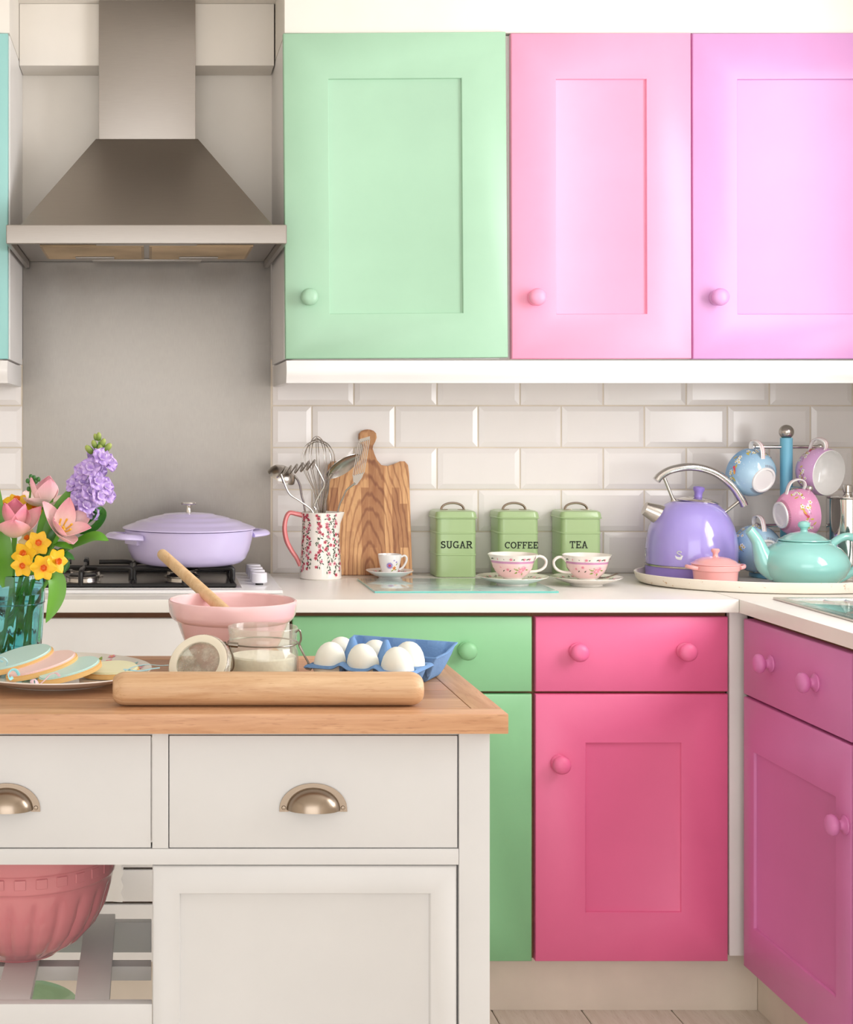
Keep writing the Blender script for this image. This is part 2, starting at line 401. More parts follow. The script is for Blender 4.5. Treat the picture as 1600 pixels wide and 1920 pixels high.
def wall_cupboard(label, x0, x1, dx0, dx1, mat, kn, tilt, fill=True):
    yb = Y(DU + .022)
    t = thing('wall_cupboard', label, 'cupboard', (x0, yb, UZ0), group=GU)
    wd, ht, dp = x1 - x0, UZ1 - UZ0, -.001 - yb
    b = bmesh.new()
    for a in ((0, .018, 0, dp, 0, ht), (wd - .018, wd, 0, dp, 0, ht), (.018, wd - .018, 0, dp, 0, .018), (.018, wd - .018, 0, dp, ht - .018, ht), (.018, wd - .018, dp - .008, dp, .018, ht - .018)): box(*a, .001, 1, bm=b)
    obj('carcass', b, 'cabinet_white', t)
    front('door', t, dx1 - dx0, ht, (dx0 - x0, -.0215, 0), mat, kn, tilt=tilt)
    return t
kz = Z(557, DU - .02) - UZ0
wall_cupboard('pale green shaker wall cupboard beside the cooker hood alcove', ALX1, .7935, .300, X(953.5, DU), 'green_pale', [(.051, kz)], R(-.42))
wall_cupboard('narrow pale pink shaker wall cupboard between green and lilac ones', .7935, 1.1955, X(960.5, DU), X(1298, DU), 'pink_pale', [(.051, kz)], R(-.15))
wall_cupboard('pale lilac shaker wall cupboard above the kettle and mug tree', 1.1955, WX1 - .002, X(1300.5, DU), 1.705, 'lilac_pale', [(.051, kz)], R(-.1))
wall_cupboard('pale turquoise shaker wall cupboard on the far side of the hood', -.8095, ALX0, -.8085, X(14.5, DU), 'turquoise_pale', [(.445, kz)], 0)

struct('trim_10', 'white filler strip between the lilac wall cupboard and the wall', 'trim', box(1.708, WX1 - .001, Y(DU + .002), Y(DU + .02), UZ0, UZ1, .001), 'cabinet_white')
# base units
BZ0, BD0, BD1, BZ1 = Z(1803, DB), Z(1302, DB), Z(1297, DB), Z(1157, DB)
GB = 'base cupboards below the worktop'
CTOP = WT - Z(1126, DT) + Z(1151, DT) - .0005   # underside of worktop
def base_cupboard(label, x0, x1, dx0, dx1, mat, dk, pk, m=None, carc='carcass_brown'):
    yb = Y(DB + .0215)
    t = thing('base_cupboard', label, 'cupboard', (x0, yb, 0.0), group=GB)
    wd = x1 - x0
    obj('carcass', box(0, wd, 0, -.013 - yb, .1195, CTOP, .001, 1), carc, t)
    front('drawer', t, dx1 - dx0, BZ1 - BD1, (dx0 - x0, -.021, BD1), mat, dk, m=())
    front('door', t, dx1 - dx0 , BD0 - BZ0, (dx0 - x0, -.021, BZ0), mat, pk, m=m or (.1, .1, .1, .1))
    return t
xg = .2965
base_cupboard('mid green base cupboard behind the wooden island worktop', xg, .8, xg + .002, X(998, DB), 'green_deep',
              [(X(876, DB - .02) - xg, Z(1218, DB) - BD1), (X(682, DB - .02) - xg, Z(1216, DB) - BD1)], [(.05, .42)])
base_cupboard('deep pink base cupboard in the corner with drawer and framed door', .8, 1.207, X(1005, DB), X(1366, DB), 'pink_deep',
              [(X(1087, DB - .02) - X(1005, DB), Z(1221, DB) - BD1), (X(1290, DB - .02) - X(1005, DB), Z(1220, DB) - BD1)], [(X(1053, DB - .02) - X(1005, DB), Z(1430, DB) - BZ0)],
              m=(.103, .096, .101, .1))
base_cupboard('turquoise base cupboard beside the white unit under the hob', -.81, -.3035, -.808, -.306, 'turquoise_pale', [(.12, .077), (.38, .077)], [(.45, .45)])
struct('trim_7', 'white corner post between the deep pink and magenta cupboards', 'trim', box(1.2085, 1.2465, Y(DB + .004), Y(DB + .02), .13, CTOP, .002), 'cabinet_white')
t = thing('hob_cupboard', 'plain white drawer unit under the gas hob with towel rail', 'cupboard', (-.302, Y(DB + .0215), 0), group=GB)
obj('carcass', box(0, .597, 0, -.013 - Y(DB + .0215), .1195, CTOP, .001, 1), 'carcass_brown', t)
for a, c in ((1160, 1627), (1632, 1691), (1697, 1804)):
    obj('drawer', box(.003, .594, -.021, -.001, Z(c, DB), Z(a, DB), .0025), 'cabinet_white', t)
obj('towel_rail', tube([(.07, -.02, .6), (.07, -.05, .6), (.1, -.06, .6), (.5, -.06, .6), (.53, -.05, .6), (.53, -.02, .6)], .006), 'satin_steel', t)
def towel(u, v):
    x = -.215 + u * .16; s = v * .68
    y0 = Y(DB + .0005) - .06
    if s < .34: z, y = .607 - (.34 - s), y0 + .0085
    else: z, y = .607 - (s - .34), y0 - .0095
    z += .0
    return (x + (.0025 * math.sin(v * 160) if u > .99 else 0), y - (.003 * math.sin(u * 14) * (abs(s - .34) / .34)) * (1 if s > .34 else 0), z)
tag(obj('tea_towel', grid(20, 120, towel, .0012), 'cabinet_white'), 'white tea towel with a lacy edge hanging under the hob', 'towel')

# right-hand run (fronts face -x)
XR = 1.2265
t = thing('base_cupboard', 'magenta base cupboard under the sink side of the worktop', 'cupboard', (XR + .0215, Y(3.052), 0), R(-90), group=GB)
ln = 3.052 - 2.586
obj('carcass', box(0, ln + .004, 0, WX1 - XR - .024, .1195, CTOP, .001, 1), 'carcass_brown', t)
front('drawer', t, ln, BZ1 - BD1, (0, -.021, BD1), 'magenta_deep', [(3.052 - 2.915, Z(1245, 2.91) - BD1), (3.052 - 2.72, Z(1281, 2.715) - BD1)], m=())
front('door', t, ln, BD0 - BZ0, (0, -.021, BZ0), 'magenta_deep', [(3.052 - 2.604, Z(1548, 2.6) - BZ0)], m=(.05, .055, .093, .103))
t = thing('base_cupboard', 'plain white base unit past the magenta cupboard', 'cupboard', (XR + .0215, Y(2.578), 0), R(-90), group=GB)
obj('carcass', box(0, .6, 0, WX1 - XR - .024, .1195, .71, .001, 1), 'carcass_brown', t)
obj('end_panel', box(.6005, .618, -.021, WX1 - XR - .024, 0.0, CTOP, .001, 1), 'cabinet_white', t)
front('door', t, .596, BZ1 - BZ0, (.002, -.021, BZ0), 'cabinet_white', [], m=())
struct('trim_8', 'worn white plinth board under the green and pink base cupboards', 'trim', box(-1.0, 1.2845, Y(3.122), Y(3.14), 0, .1185, .001), 'plinth_white')
struct('trim_9', 'worn white plinth board under the magenta base cupboard', 'trim', box(1.285, 1.303, Y(1.982), Y(3.14), 0, .1185, .001), 'plinth_white')

# worktops
wz0 = CTOP + .0005
tag(obj('worktop', box(-1.4, 1.2200, Y(DT), -.0115, wz0, WT, .003), 'worktop_white'), 'long white worktop running under the canisters and hob', 'worktop')
b = bmesh.new(); hx0, hx1, hy0, hy1 = 1.36, 1.69, Y(2.16), Y(2.56)
for a in ((1.2205, hx0, Y(1.945), -.0115), (hx1, WX1 - .001, Y(1.945), -.0115), (hx0, hx1, Y(1.945), hy0), (hx0, hx1, hy1, -.0115)): box(*a, wz0, WT, 0, bm=b)
bmesh.ops.remove_doubles(b, verts=b.verts[:], dist=1e-5)
tag(obj('worktop', b, 'worktop_white'), 'white worktop carrying the steel sink, butted at the corner', 'worktop')

# sink: drainer and basin
sk = thing('sink', 'stainless steel inset sink with drainer on the side worktop', 'sink', (0, 0, WT))
sx0, sx1, sy0, sy1 = 1.29, 1.725, Y(2.12), Y(3.058)
b = bmesh.new()
for a in ((sx0, sx0 + .022, sy0, sy1), (sx1 - .022, sx1, sy0, sy1), (sx0 + .022, sx1 - .022, sy1 - .022, sy1), (sx0 + .022, sx1 - .022, sy0, sy0 + .022)): box(*a, 0.0002, .005, .0018, bm=b)
obj('rim', b, 'sink_steel', sk)
b = bmesh.new()
for a in ((sx0 + .02, hx0, sy0 + .02, sy1 - .02), (hx1, sx1 - .02, sy0 + .02, sy1 - .02), (hx0, hx1, sy0 + .02, hy0), (hx0, hx1, hy1, sy1 - .02)): box(*a, .0003, .0025, bm=b)
dr = obj('drainer', b, 'sink_steel', sk)
for i in range(8):
    obj('drainer_rib', tube([(hx0 + .01 + i * .043, hy1 + .03, .003), (hx0 + .01 + i * .043, sy1 - .06, .003)], .004, 8), 'sink_steel', dr)
b = bmesh.new()
for a in ((hx0 + .002, hx0 + .004, hy0 + .002, hy1 - .002, -.15, .002), (hx1 - .004, hx1 - .002, hy0 + .002, hy1 - .002, -.15, .002), (hx0 + .002, hx1 - .002, hy0 + .002, hy0 + .004, -.15, .002), (hx0 + .002, hx1 - .002, hy1 - .004, hy1 - .002, -.15, .002), (hx0 + .002, hx1 - .002, hy0 + .002, hy1 - .002, -.152, -.15)): box(*a, bm=b)
obj('basin', b, 'sink_steel', sk)
thin_glass('aqua_glass', lin('#F0F8F6'))
tag(obj('glass_board', box(1.292, 1.6, Y(2.45), Y(2.935), WT + .007, WT + .012, .001), 'aqua_glass'), 'clear greenish glass board lying on the sink drainer', 'board')

# ---------------------------------------------------------------- cooker hood
h = thing('cooker_hood', 'brushed steel pyramid cooker hood in the white alcove', 'cooker hood', (-.006, Y(3.35), 1.615))
def hy(d): return Y(d) - Y(3.35)
xb, zt, zb = .2945, Z(422, 3.1) - 1.615, Z(457, 3.1) - 1.615
obj('chimney', box(-.1125, .1145, hy(3.47), hy(3.59), Z(261, 3.47) - 1.615, 2.232 - 1.615, .0015), 'hood_steel', h)
pz = Z(261, 3.465) - 1.615
V = [(-.267, hy(3.112), zt), (.267, hy(3.112), zt), (.267, hy(3.588), zt), (-.267, hy(3.588), zt), (-.119, hy(3.462), pz), (.12, hy(3.462), pz), (.12, hy(3.588), pz), (-.119, hy(3.588), pz)]
obj('canopy', (V, [(0, 1, 5, 4), (1, 2, 6, 5), (2, 3, 7, 6), (3, 0, 4, 7), (4, 5, 6, 7), (3, 2, 1, 0)]), 'hood_steel', h, smooth=0)
b = bmesh.new()
box(-xb, xb, hy(3.1), hy(3.112), zb, zt + .001, .0035, 3, bm=b)
bd = obj('front_band', b, 'hood_steel', h)
for s in (-1, 1): obj('side_band', box(min(s * xb, s * (xb - .01)), max(s * xb, s * (xb - .01)), hy(3.1125), hy(3.586), zb, zt, .002), 'hood_steel', h)
uz = zb + .016
obj('underside', box(-.283, .283, hy(3.114), hy(3.586), uz, uz + .006), 'hood_steel', h)
for s in (-1, 1):
    a, c = (-.235, -.006) if s < 0 else (.006, .235)
    f = obj('grease_filter', box(a, c, hy(3.25), hy(3.5), uz - .004, uz - .0002, .001), 'filter_mesh', h)
    for q in range(22):
        obj('filter_slot', box(a + .006, c - .006, hy(3.255 + q * .011), hy(3.2595 + q * .011), uz - .0055, uz - .0042), 'filter_mesh', f, smooth=0)
    obj('filter_latch', box((a + c) / 2 - .045, (a + c) / 2 + .045, hy(3.43), hy(3.46), uz - .0085, uz - .0058, .001), 'hood_steel', f)
obj('lamp_strip', box(-.11, .11, hy(3.2), hy(3.235), uz - .004, uz - .0003, .001), 'hood_steel', h)
obj('back_rail', box(-.13, .13, hy(3.52), hy(3.56), uz - .005, uz - .0003, .001), 'hood_steel', h)
tag(obj('splashback', box(ALX0 + .001, X(507, DW), -.0075, -.0012, WT + .0005, 1.633, .001), 'splash_steel'), 'worn brushed steel splashback panel behind the gas hob', 'splashback')

# ---------------------------------------------------------------- gas hob
hb = thing('gas_hob', 'white gas hob with black iron pan supports and white knobs', 'hob', (0, 0, WT))
d0, d1 = 3.155, 3.535
b = box(-.296, .2855, Y(d0), Y(d1), .0003, .008, .003)
obj('hob_plate', b, 'hob_enamel', hb)
obj('burner_tray', box(-.262, .2, Y(d0 + .028), Y(d1 - .015), .0082, .0098, .0005), 'sink_steel', hb)
for c0, c1 in ((-.255, -.041), (-.034, .185)):
    g = bmesh.new(); zt_ = .044; r = .0045
    y0_, y1_ = Y(d0 + .035), Y(d1 - .025); ym = (y0_ + y1_) / 2; xm = (c0 + c1) / 2
    fr = [(c0, y0_), (c1, y0_), (c1, y1_), (c0, y1_)]
    tube([(x, y, .0145) for x, y in fr], r, 6, closed=True, bm=g)
    for (x, y, dx, dy) in ((c0, y0_ + .09, 1, 0), (c1, y0_ + .09, -1, 0), (c0, y1_ - .09, 1, 0), (c1, y1_ - .09, -1, 0), (xm, y0_, 0, 1), (xm, y1_, 0, -1)):
        k = .075 if dx else .06
        tube(spl([(x, y, .0145), (x, y, .034), (x + dx * .008, y + dy * .008, zt_ - .001), (x + dx * k, y + dy * k, zt_ - .001)], 4), .0055, 8, bm=g)
    tube([(c0, y0_ + .09, zt_ - .006), (c0, y1_ - .09, zt_ - .006)], .005, 8, bm=g); tube([(c1, y0_ + .09, zt_ - .006), (c1, y1_ - .09, zt_ - .006)], .005, 8, bm=g)
    tube([(xm, ym - .09, zt_ - .006), (xm, ym + .09, zt_ - .006)], .0045, 8, bm=g); tube([(c0, ym, zt_ - .006), (c1, ym, zt_ - .006)], .0045, 8, bm=g)
    obj('pan_support', g, 'black_iron', hb)
    for yy in (y0_ + .09, y1_ - .09):
        bu = obj('burner', lathe([(0, .0098), (.04, .0098), (.042, .0125), (.036, .0145), (.034, .022), (.037, .0235), (.037, .0265), (0, .0265)], 32), 'satin_steel', hb, (xm, yy, 0))
        obj('burner_cap', lathe([(0, .0266), (.03, .0266), (.031, .028), (.029, .0305), (0, .031)], 28), 'black_iron', bu)
ceramic('knob_white', '#EDEBF2', 0.25, 0.3)
for q in range(4):
    k = obj('hob_knob', lathe([(0, .0125), (.0165, .0125), (.0178, .014), (.0172, .033), (.0155, .035), (0, .035)], 28), 'knob_white', hb, (.243, Y(3.265 + q * .062), 0))
    obj('knob_stem', lathe([(0, .0082), (.009, .0082), (.008, .0125), (0, .0126)], 16), 'black_iron', k)

# ---------------------------------------------------------------- island
IZ = Z(1339, 1.83); DI = 1.85; DIB = 2.27
ix0, ix1 = -.418, .445
it = thing('kitchen_island', 'light grey kitchen island with oak top, drawers and open slatted shelf', 'island', (0, Y(2.06), 0))
def iy(d): return Y(d) - Y(2.06)
T0 = IZ - .0247; fw = .038
top = obj('oak_top', box(ix0 + .01, ix1 - .01, iy(1.84), iy(2.28), T0 + .001, T0 + .006), 'island_oak', it)
obj('edge_board', box(ix0, ix1, iy(1.83), iy(1.83) + fw, T0, IZ, .0018), 'island_oak', top)
obj('edge_board', box(ix0, ix1, iy(2.289) - fw, iy(2.289), T0, IZ, .0018), 'island_oak', top)
for a in (ix0, ix1 - fw): obj('edge_board', box(a, a + fw, iy(1.83) + fw + .0002, iy(2.289) - fw - .0002, T0, IZ, .0012), 'island_oak_y', top)
yy = iy(1.83) + fw + .0002; wd = (iy(2.289) - fw - .0002 - yy) / 6
for q in range(6):
    o = obj('stave', box(ix0 + fw + .0009, ix1 - fw - .0009, yy + q * wd + .00015, yy + (q + 1) * wd - .00015, T0, IZ - .0001, .0005, 1), 'island_oak', top)
def xi(px): return X(px, DI)
def zi(py): return Z(py, DI)
ztop = T0 - .0005
xl = xi(-291); zr0, zr1 = zi(1621.5), zi(1591.5)
for (a, c, nm) in ((xi(861), xi(919), 0), (xl - .039, xl, 0)):
    for dd in (0, 1):
        y0_ = iy(DI) if dd == 0 else iy(DIB) - .04
        obj('leg', box(a, c, y0_, y0_ + .04, 0, ztop, .0015), 'island_white', it)
obj('centre_post', box(xi(285.5), xi(316), iy(DI), iy(DI) + .03, zr1 + .0003, ztop, .001), 'island_white', it)
obj('rail', box(xl + .0003, xi(860.5), iy(DI) - .0005, iy(DI) + .03, zr0, zr1, .0012), 'island_white', it)
obj('top_rail', box(xl + .0003, xi(860.5), iy(DI) + .004, iy(DI) + .03, zi(1379), ztop, .0008), 'island_white', it)
obj('side_panel', box(xi(872), xi(906), iy(DI) + .0405, iy(DIB) - .0405, .15, ztop, .001), 'island_white', it)
obj('divider', box(xi(290), xi(312), iy(DI) + .0305, iy(DIB) - .02, .15, ztop, .001), 'island_white', it)
obj('back_panel', box(xi(316), xi(861), iy(DIB) - .02, iy(DIB) - .004, .15, ztop, .001), 'island_white', it)
obj('back_rail', box(xl + .0003, xi(284), iy(DIB) - .03, iy(DIB) - .004, zr0 + .02, ztop, .001), 'island_white', it)
obj('drawer_box', box(xl + .003, xi(284), iy(DI) + .031, iy(DIB) - .031, zr0 + .022, ztop - .002), 'island_white', it)
obj('drawer_box', box(xi(318), xi(858), iy(DI) + .031, iy(DIB) - .031, zr0 + .022, ztop - .002), 'island_white', it)
def cup_pull(parent, x, y, z):
    a, bb, c = .0325, .0225, .026
    g = grid(24, 10, lambda u, v: (a * math.cos(PI * u), -.0022 - bb * math.sin(PI * u) * math.cos(PI / 2 * v), c * math.sin(PI * u) * math.sin(PI / 2 * v)), .0012)
    p = obj('cup_handle', g, 'aged_nickel', parent, (x, y, z))
    fl_ = bmesh.new(); n = 28; ro = []
    for i in range(n + 1):
        th = PI * i / n; lo = max(0, 1 - abs(math.sin(th)) * 6)
        ro.append(((.0425 * math.cos(th), .0325 * math.sin(th) - .003 * lo), (.031 * math.cos(th), .0245 * math.sin(th) - .003 * lo)))
    for yv in (0.0, -.002):
        pass
    vs = [[fl_.verts.new((q[0], yv, q[1])) for q in pr for yv in (-.0004, -.0024)] for pr in ro]
    for i in range(n):
        A, B = vs[i], vs[i + 1]
        for (m_, n_) in ((0, 1), (1, 3), (3, 2), (2, 0)): fl_.faces.new([A[m_], A[n_], B[n_], B[m_]])
    fl_.faces.new([vs[0][k] for k in (0, 1, 3, 2)]); fl_.faces.new([vs[-1][k] for k in (0, 2, 3, 1)])
    bmesh.ops.recalc_face_normals(fl_, faces=fl_.faces[:])
    obj('flange', fl_, 'aged_nickel', p)
    for s in (-1, 1): obj('screw', lathe([(0, 0), (.0028, 0), (.0022, .0012), (0, .0014)], 12), 'aged_nickel', p, (s * .037, -.0025, .002), (R(90), 0, 0))
for (a, c, hx) in ((317.5, 858.5, 587.5), (-289, 283.2, 12)):
    d = obj('drawer', box(xi(a), xi(c), iy(DI) + .001, iy(DI) + .021, zi(1590), zi(1380), .0013), 'island_white', it)
    cup_pull(d, xi(hx), iy(DI) + .001, zi(1517))
# framed door below the right-hand drawer
ddx0, ddx1, dz0, dz1 = xi(286), xi(857.5), .16, zi(1624)
dr = obj('door', shaker(ddx1 - ddx0, dz1 - dz0, ml=.033, mr=.032, mb=.034, mt=.034, rec=.006, sl=.005), 'island_white', it, (ddx0, iy(DI) + .0008, dz0), smooth=50)
# open side: two slatted shelves on rails
sz = Z(1877, 1.862)
for zz in (sz, .33):
    obj('shelf_rail', box(xl + .0003, ddx0 - .0005, iy(DI) + .002, iy(DI) + .018, zz - .05, zz, .001), 'island_white', it)
    obj('shelf_rail', box(xl + .0003, ddx0 - .0005, iy(2.2), iy(2.216), zz - .06, zz - .015, .001), 'island_white', it)
    for q in range(4):
        x0_ = -.0944 - q * .1005 + .0
        if x0_ > xl: obj('slat', box(x0_, x0_ + .044, iy(1.8685), iy(2.195 if zz == sz else 2.23), zz - .014, zz - .0005, .0012), 'island_white', it)
for zz in (sz, .33):
    obj('shelf_bearer', box(xl + .002, xi(284), iy(2.02), iy(2.045), zz - .034, zz - .0145, .001), 'island_white', it)
# ---------------------------------------------------------------- things on the worktop
ceramic('lilac_enamel', '#D6CAF2', 0.22, 0.4); ceramic('kettle_lilac', '#AC9DE6', 0.14, 0.7); ceramic('kettle_lilac_matte', '#8F7BCB', 0.35, 0.1)
ceramic('pink_stoneware', '#F9B3B2', 0.2, 0.5); ceramic('aqua_glaze', '#98D7D0', 0.1, 0.8); ceramic('cream_china', '#F8F1E8', 0.12, 0.6); ceramic('white_china', '#F7F4F2', 0.1, 0.7)
ceramic('coral_glaze', '#F08A8A', 0.15, 0.5); ceramic('pink_china', '#F8D3D0', 0.12, 0.6); ceramic('line_mauve', '#CF93B8', 0.2, 0.3)
ceramic('tin_green', '#A8C28C', 0.3, 0.3); paint('print_black', '#1F2A1C', 0.5, 0, 0)
paint('print_red', '#D9506A', 0.4, 0.15, 0); paint('print_darkgreen', '#33492C', 0.4, 0.1, 0); paint('print_rose', '#EE8FA2', 0.4, 0.1, 0); paint('print_leaf', '#8FA84A', 0.4, 0.1, 0)
paint('print_violet', '#9E8ACB', 0.4, 0.15, 0); paint('print_orange', '#E9B04C', 0.4, 0.1, 0); paint('print_white', '#FFFFFF', 0.4, 0, 0); paint('print_brown', '#6B3A35', 0.4, 0, 0)
paint('print_teal', '#7FB7B8', 0.4, 0.1, 0); paint('print_yellow', '#D9C04A', 0.4, 0.1, 0); paint('print_pinkpale', '#F6C3CC', 0.4, 0.05, 0)
metal('tin_handle', '#A59788', 0.22); paint('tree_blue', '#7CC3DE', 0.35)

# lilac shallow casserole on the hob
GT = WT + .0488
pn = thing('casserole', 'large lilac lidded casserole pan standing on the gas hob', 'pan', (X(354, 3.335), Y(3.335), GT), R(24))
prof = [(0, 0), (.105, 0), (.118, .004), (.128, .013), (.136, .03), (.1425, .055), (.1455, .077), (.1435, .0775), (.137, .05), (.12, .012), (.1, .007), (0, .007)]
obj('body', lathe(prof, 72), 'lilac_enamel', pn)
lidp = [(0, .114), (.03, .1135), (.056, .1112), (.059, .1092), (.076, .1062), (.09, .1028), (.093, .1007), (.106, .0977), (.1185, .094), (.1215, .0918), (.133, .0878), (.145, .0835), (.1492, .0815), (.15, .0795), (.148, .0785), (0, .0785)]
ld = obj('lid', lathe(lidp, 72), 'lilac_enamel', pn)
obj('lid_knob', lathe([(0, .1135), (.007, .1135), (.0058, .116), (.0045, .126), (.0055, .131), (.0165, .1325), (.0178, .1345), (.0165, .137), (.005, .138), (0, .138)], 28), 'chrome', ld)
for s in (-1, 1):
    b = bmesh.new(); pts = spl([(s * .136, -.05, .064), (s * .165, -.045, .066), (s * .181, -.03, .067), (s * .183, 0, .067), (s * .181, .03, .067), (s * .165, .045, .066), (s * .136, .05, .064)], 6)
    tube(pts, .0105, 10, flat=.55, up=(s, 0, 0), bm=b)
    obj('handle', b, 'lilac_enamel', pn)
    obj('handle_bracket', xf(box(-.006, .006, -.034, .034, .046, .07, .003), Matrix.Translation((s * .137, 0, 0))), 'lilac_enamel', pn)

# floral jug
jg = thing('jug', 'cream jug painted with red flower garlands and a pink handle', 'jug', (X(601, 3.472), Y(3.472), WT))
JP = [(.047, 0), (.0495, .0025), (.049, .02), (.0465, .06), (.0442, .1), (.0432, .13), (.0442, .1545)]
def spout(a, z, k):
    q = max(0, math.cos(a)) ** 14
    return q * max(0, (z - .11) / .045) ** 1.5 * .013
obj('body', lathe([(0, .0)] + JP + [(.0425, .156), (.0405, .1545), (.041, .12), (.044, .05), (.045, .008), (0, .006)], 64, spout), 'cream_china', jg)
hp = spl([(-.041, 0, .148), (-.056, 0, .1515), (-.073, 0, .1535), (-.0815, 0, .138), (-.084, 0, .115), (-.079, 0, .088), (-.068, 0, .066), (-.056, 0, .048), (-.0475, 0, .03)], 6)
obj('handle', tube(hp, [.0065, .0055, .0055, .006, .0055, .005], 10, flat=1.5), 'coral_glaze', jg)
mk = []; rn = random.Random(3)
for g, a in enumerate([-1.25, -.8, -.18, .32, .72, 1.1, 1.7, 2.3, 2.9, 3.5, 4.1]):
    r = .045; z = .15
    while z > (.010 + .02 * rn.random()):
        u = a * r + rn.uniform(-.004, .004)
        mk.append((u, z, STEM, .0042, R(rn.uniform(60, 120)), 1))
        for q in range(2): mk.append((u + rn.uniform(-.006, .006), z + rn.uniform(-.004, .004), LEAF, .0037, rn.uniform(0, 6.3), 1, .00035))
        if rn.random() < .62:
            uu, zz = u + rn.choice((-1, 1)) * rn.uniform(.002, .0055), z + rn.uniform(-.002, .002)
            s = rn.uniform(.004, .0052); mk.append((uu, zz, BLOSSOM, s, rn.uniform(0, 6), rn.choice((0, 0, 2)), .0005)); mk.append((uu, zz, DISC, s * .3, 0, 3, .0007))
        z -= .0062
mk = [m_ for m_ in mk if abs(m_[0] / .045 + .0 - PI * 1.5) > .45]
obj('floral_print', printed(mk, on_lathe(JP)), ['print_red', 'print_darkgreen', 'print_rose', 'print_brown'], jg, smooth=0)['kind'] = 'stuff'

# utensils standing in the jug
def U(px, py, dd=0.0):
    d = 3.472 + dd; return Vector((X(px, d), Y(d), Z(py, d)))
GUT = 'steel utensils in the flowery jug'
def utensil(name, label, base):
    t = thing(name, label, 'utensil', base, group=GUT); t['_b'] = list(base); return t, Vector(base)
def loc(pts, o): return [Vector(p) - o for p in pts]
t, o = utensil('whisk', 'steel balloon whisk standing among the utensils in the jug', U(606, 1079, .004))
A = loc([U(606, 1078, .004), U(602, 965, .01)], o); obj('handle', tube(A, .0055, 12), 'satin_steel', t)
ax0, ax1 = Vector(A[1]), Vector(loc([U(594, 818, .016)], o)[0]); dr_ = (ax1 - ax0); L = dr_.length; dz_ = dr_.normalized()
e1 = dz_.orthogonal().normalized(); e2 = dz_.cross(e1)
wp = [(0, .005), (.2, .011), (.35, .019), (.52, .031), (.68, .0392), (.82, .0385), (.93, .028), (.98, .015), (1, 0)]
for q in range(7):
    an = PI * q / 7 + .15; dv = e1 * math.cos(an) + e2 * math.sin(an)
    pts = [ax0 + dz_ * (L * tt * (1 - .012 * q if tt > .5 else 1)) + dv * rr for tt, rr in wp] + [ax0 + dz_ * (L * tt * (1 - .012 * q if tt > .5 else 1)) - dv * rr for tt, rr in wp[-2::-1]]
    obj('wire_loop', tube(spl(pts, 4), .00095, 6), 'satin_steel', t)
t, o = utensil('potato_masher', 'steel potato masher with a zigzag wire head leaning out of the jug', U(596, 1076, -.012))
obj('handle', tube(loc([U(596, 1076, -.012), U(589, 968, -.018)], o), .005, 10), 'satin_steel', t)
b = bmesh.new()
tube(loc(spl([U(589, 970, -.018), U(583, 955, -.018), U(560, 938, -.022), U(543, 926, -.024), U(533, 905, -.026), U(526, 886, -.028)], 5), o), .0021, 8, bm=b)
tube(loc(spl([U(590, 970, -.018), U(592, 955, -.018), U(589, 948, -.018), U(600, 925, -.02), U(608, 908, -.022), U(600, 888, -.026), U(591, 871, -.028)], 5), o), .0021, 8, bm=b)
obj('wire_arm', b, 'satin_steel', t)
zz = []
for q in range(13):
    u = q / 12; px, py = 525 + 66 * u, 886 - 16 * u; s = 1 if q % 2 else -1
    zz += [U(px - 3, py + 4 * (-s), -.028 - .024 * -s), U(px + 3, py - 4 * s * -1, -.028 - .024 * -s)] if 0 else [U(px + 5 * s, py - 9 * s, -.028 + .026 * s)]
obj('zigzag_head', tube(loc(spl(zz, 5), o), .0022, 8), 'satin_steel', t)
t, o = utensil('ladle', 'steel ladle with its bowl hooked over behind the potato masher', U(584, 1078, .012))
obj('handle', tube(loc(spl([U(584, 1077, .012), U(572, 958, .012), U(566, 930, .012), U(562, 908, .012), U(553, 893, .01), U(543, 890, .008)], 5), o), [.005, .005, .0055, .006, .006, .004], 10, flat=.5, up=(0, 1, 0)), 'satin_steel', t)
bw = obj('ladle_bowl', lathe([(0, -.024), (.014, -.0225), (.026, -.016), (.033, -.006), (.035, .002), (.0338, .002), (.025, -.0145), (.013, -.021), (0, -.0222)], 32), 'satin_steel', t, tuple(loc([U(528, 893, .012)], o)[0]), (R(-20), R(205), 0))
t, o = utensil('serving_spoon', 'large steel serving spoon leaning right out of the jug', U(606, 1075, .0))
obj('handle', tube(loc(spl([U(606, 1074, 0), U(609, 960, -.004), U(615, 920, -.006), U(617, 897, -.008), U(624, 888, -.01)], 5), o), [.0045, .0045, .0055, .007, .005], 10, flat=.5, up=(0, 1, 0)), 'satin_steel', t)
c0, c1 = Vector(loc([U(613, 894, -.01)], o)[0]), Vector(loc([U(676, 853, -.012)], o)[0]); ux = (c1 - c0).normalized(); ln_ = (c1 - c0).length
vy = Vector((.0, 1, .0)); vy = (vy - ux * vy.dot(ux)).normalized(); wz = ux.cross(vy)
def spoon(u, v):
    w_ = .029 * math.sin(PI * min(1, .04 + u * .96)) ** .55; s = (v - .5) * 2
    p = c0 + ux * (u * ln_) + (vy * .75 - wz * .66) * (s * w_) - (wz * .75 + vy * .66) * (-.014 * math.sin(PI * u) ** .7 * (1 - s * s)) 
    return p
obj('spoon_bowl', grid(18, 10, spoon, .0012), 'satin_steel', t)
t, o = utensil('slotted_spatula', 'slotted steel spatula leaning over the wooden board from the jug', U(612, 1078, -.008))
obj('handle', tube(loc(spl([U(612, 1077, -.008), U(633, 962, -.018), U(645, 930, -.022), U(651, 918, -.023), U(666, 906, -.025)], 5), o), [.004, .004, .0035, .0035, .005], 10, flat=.55, up=(0, 1, 0)), 'satin_steel', t)
P0, P1 = Vector(loc([U(672, 890, -.026)], o)[0]), Vector(loc([U(684, 822, -.022)], o)[0])
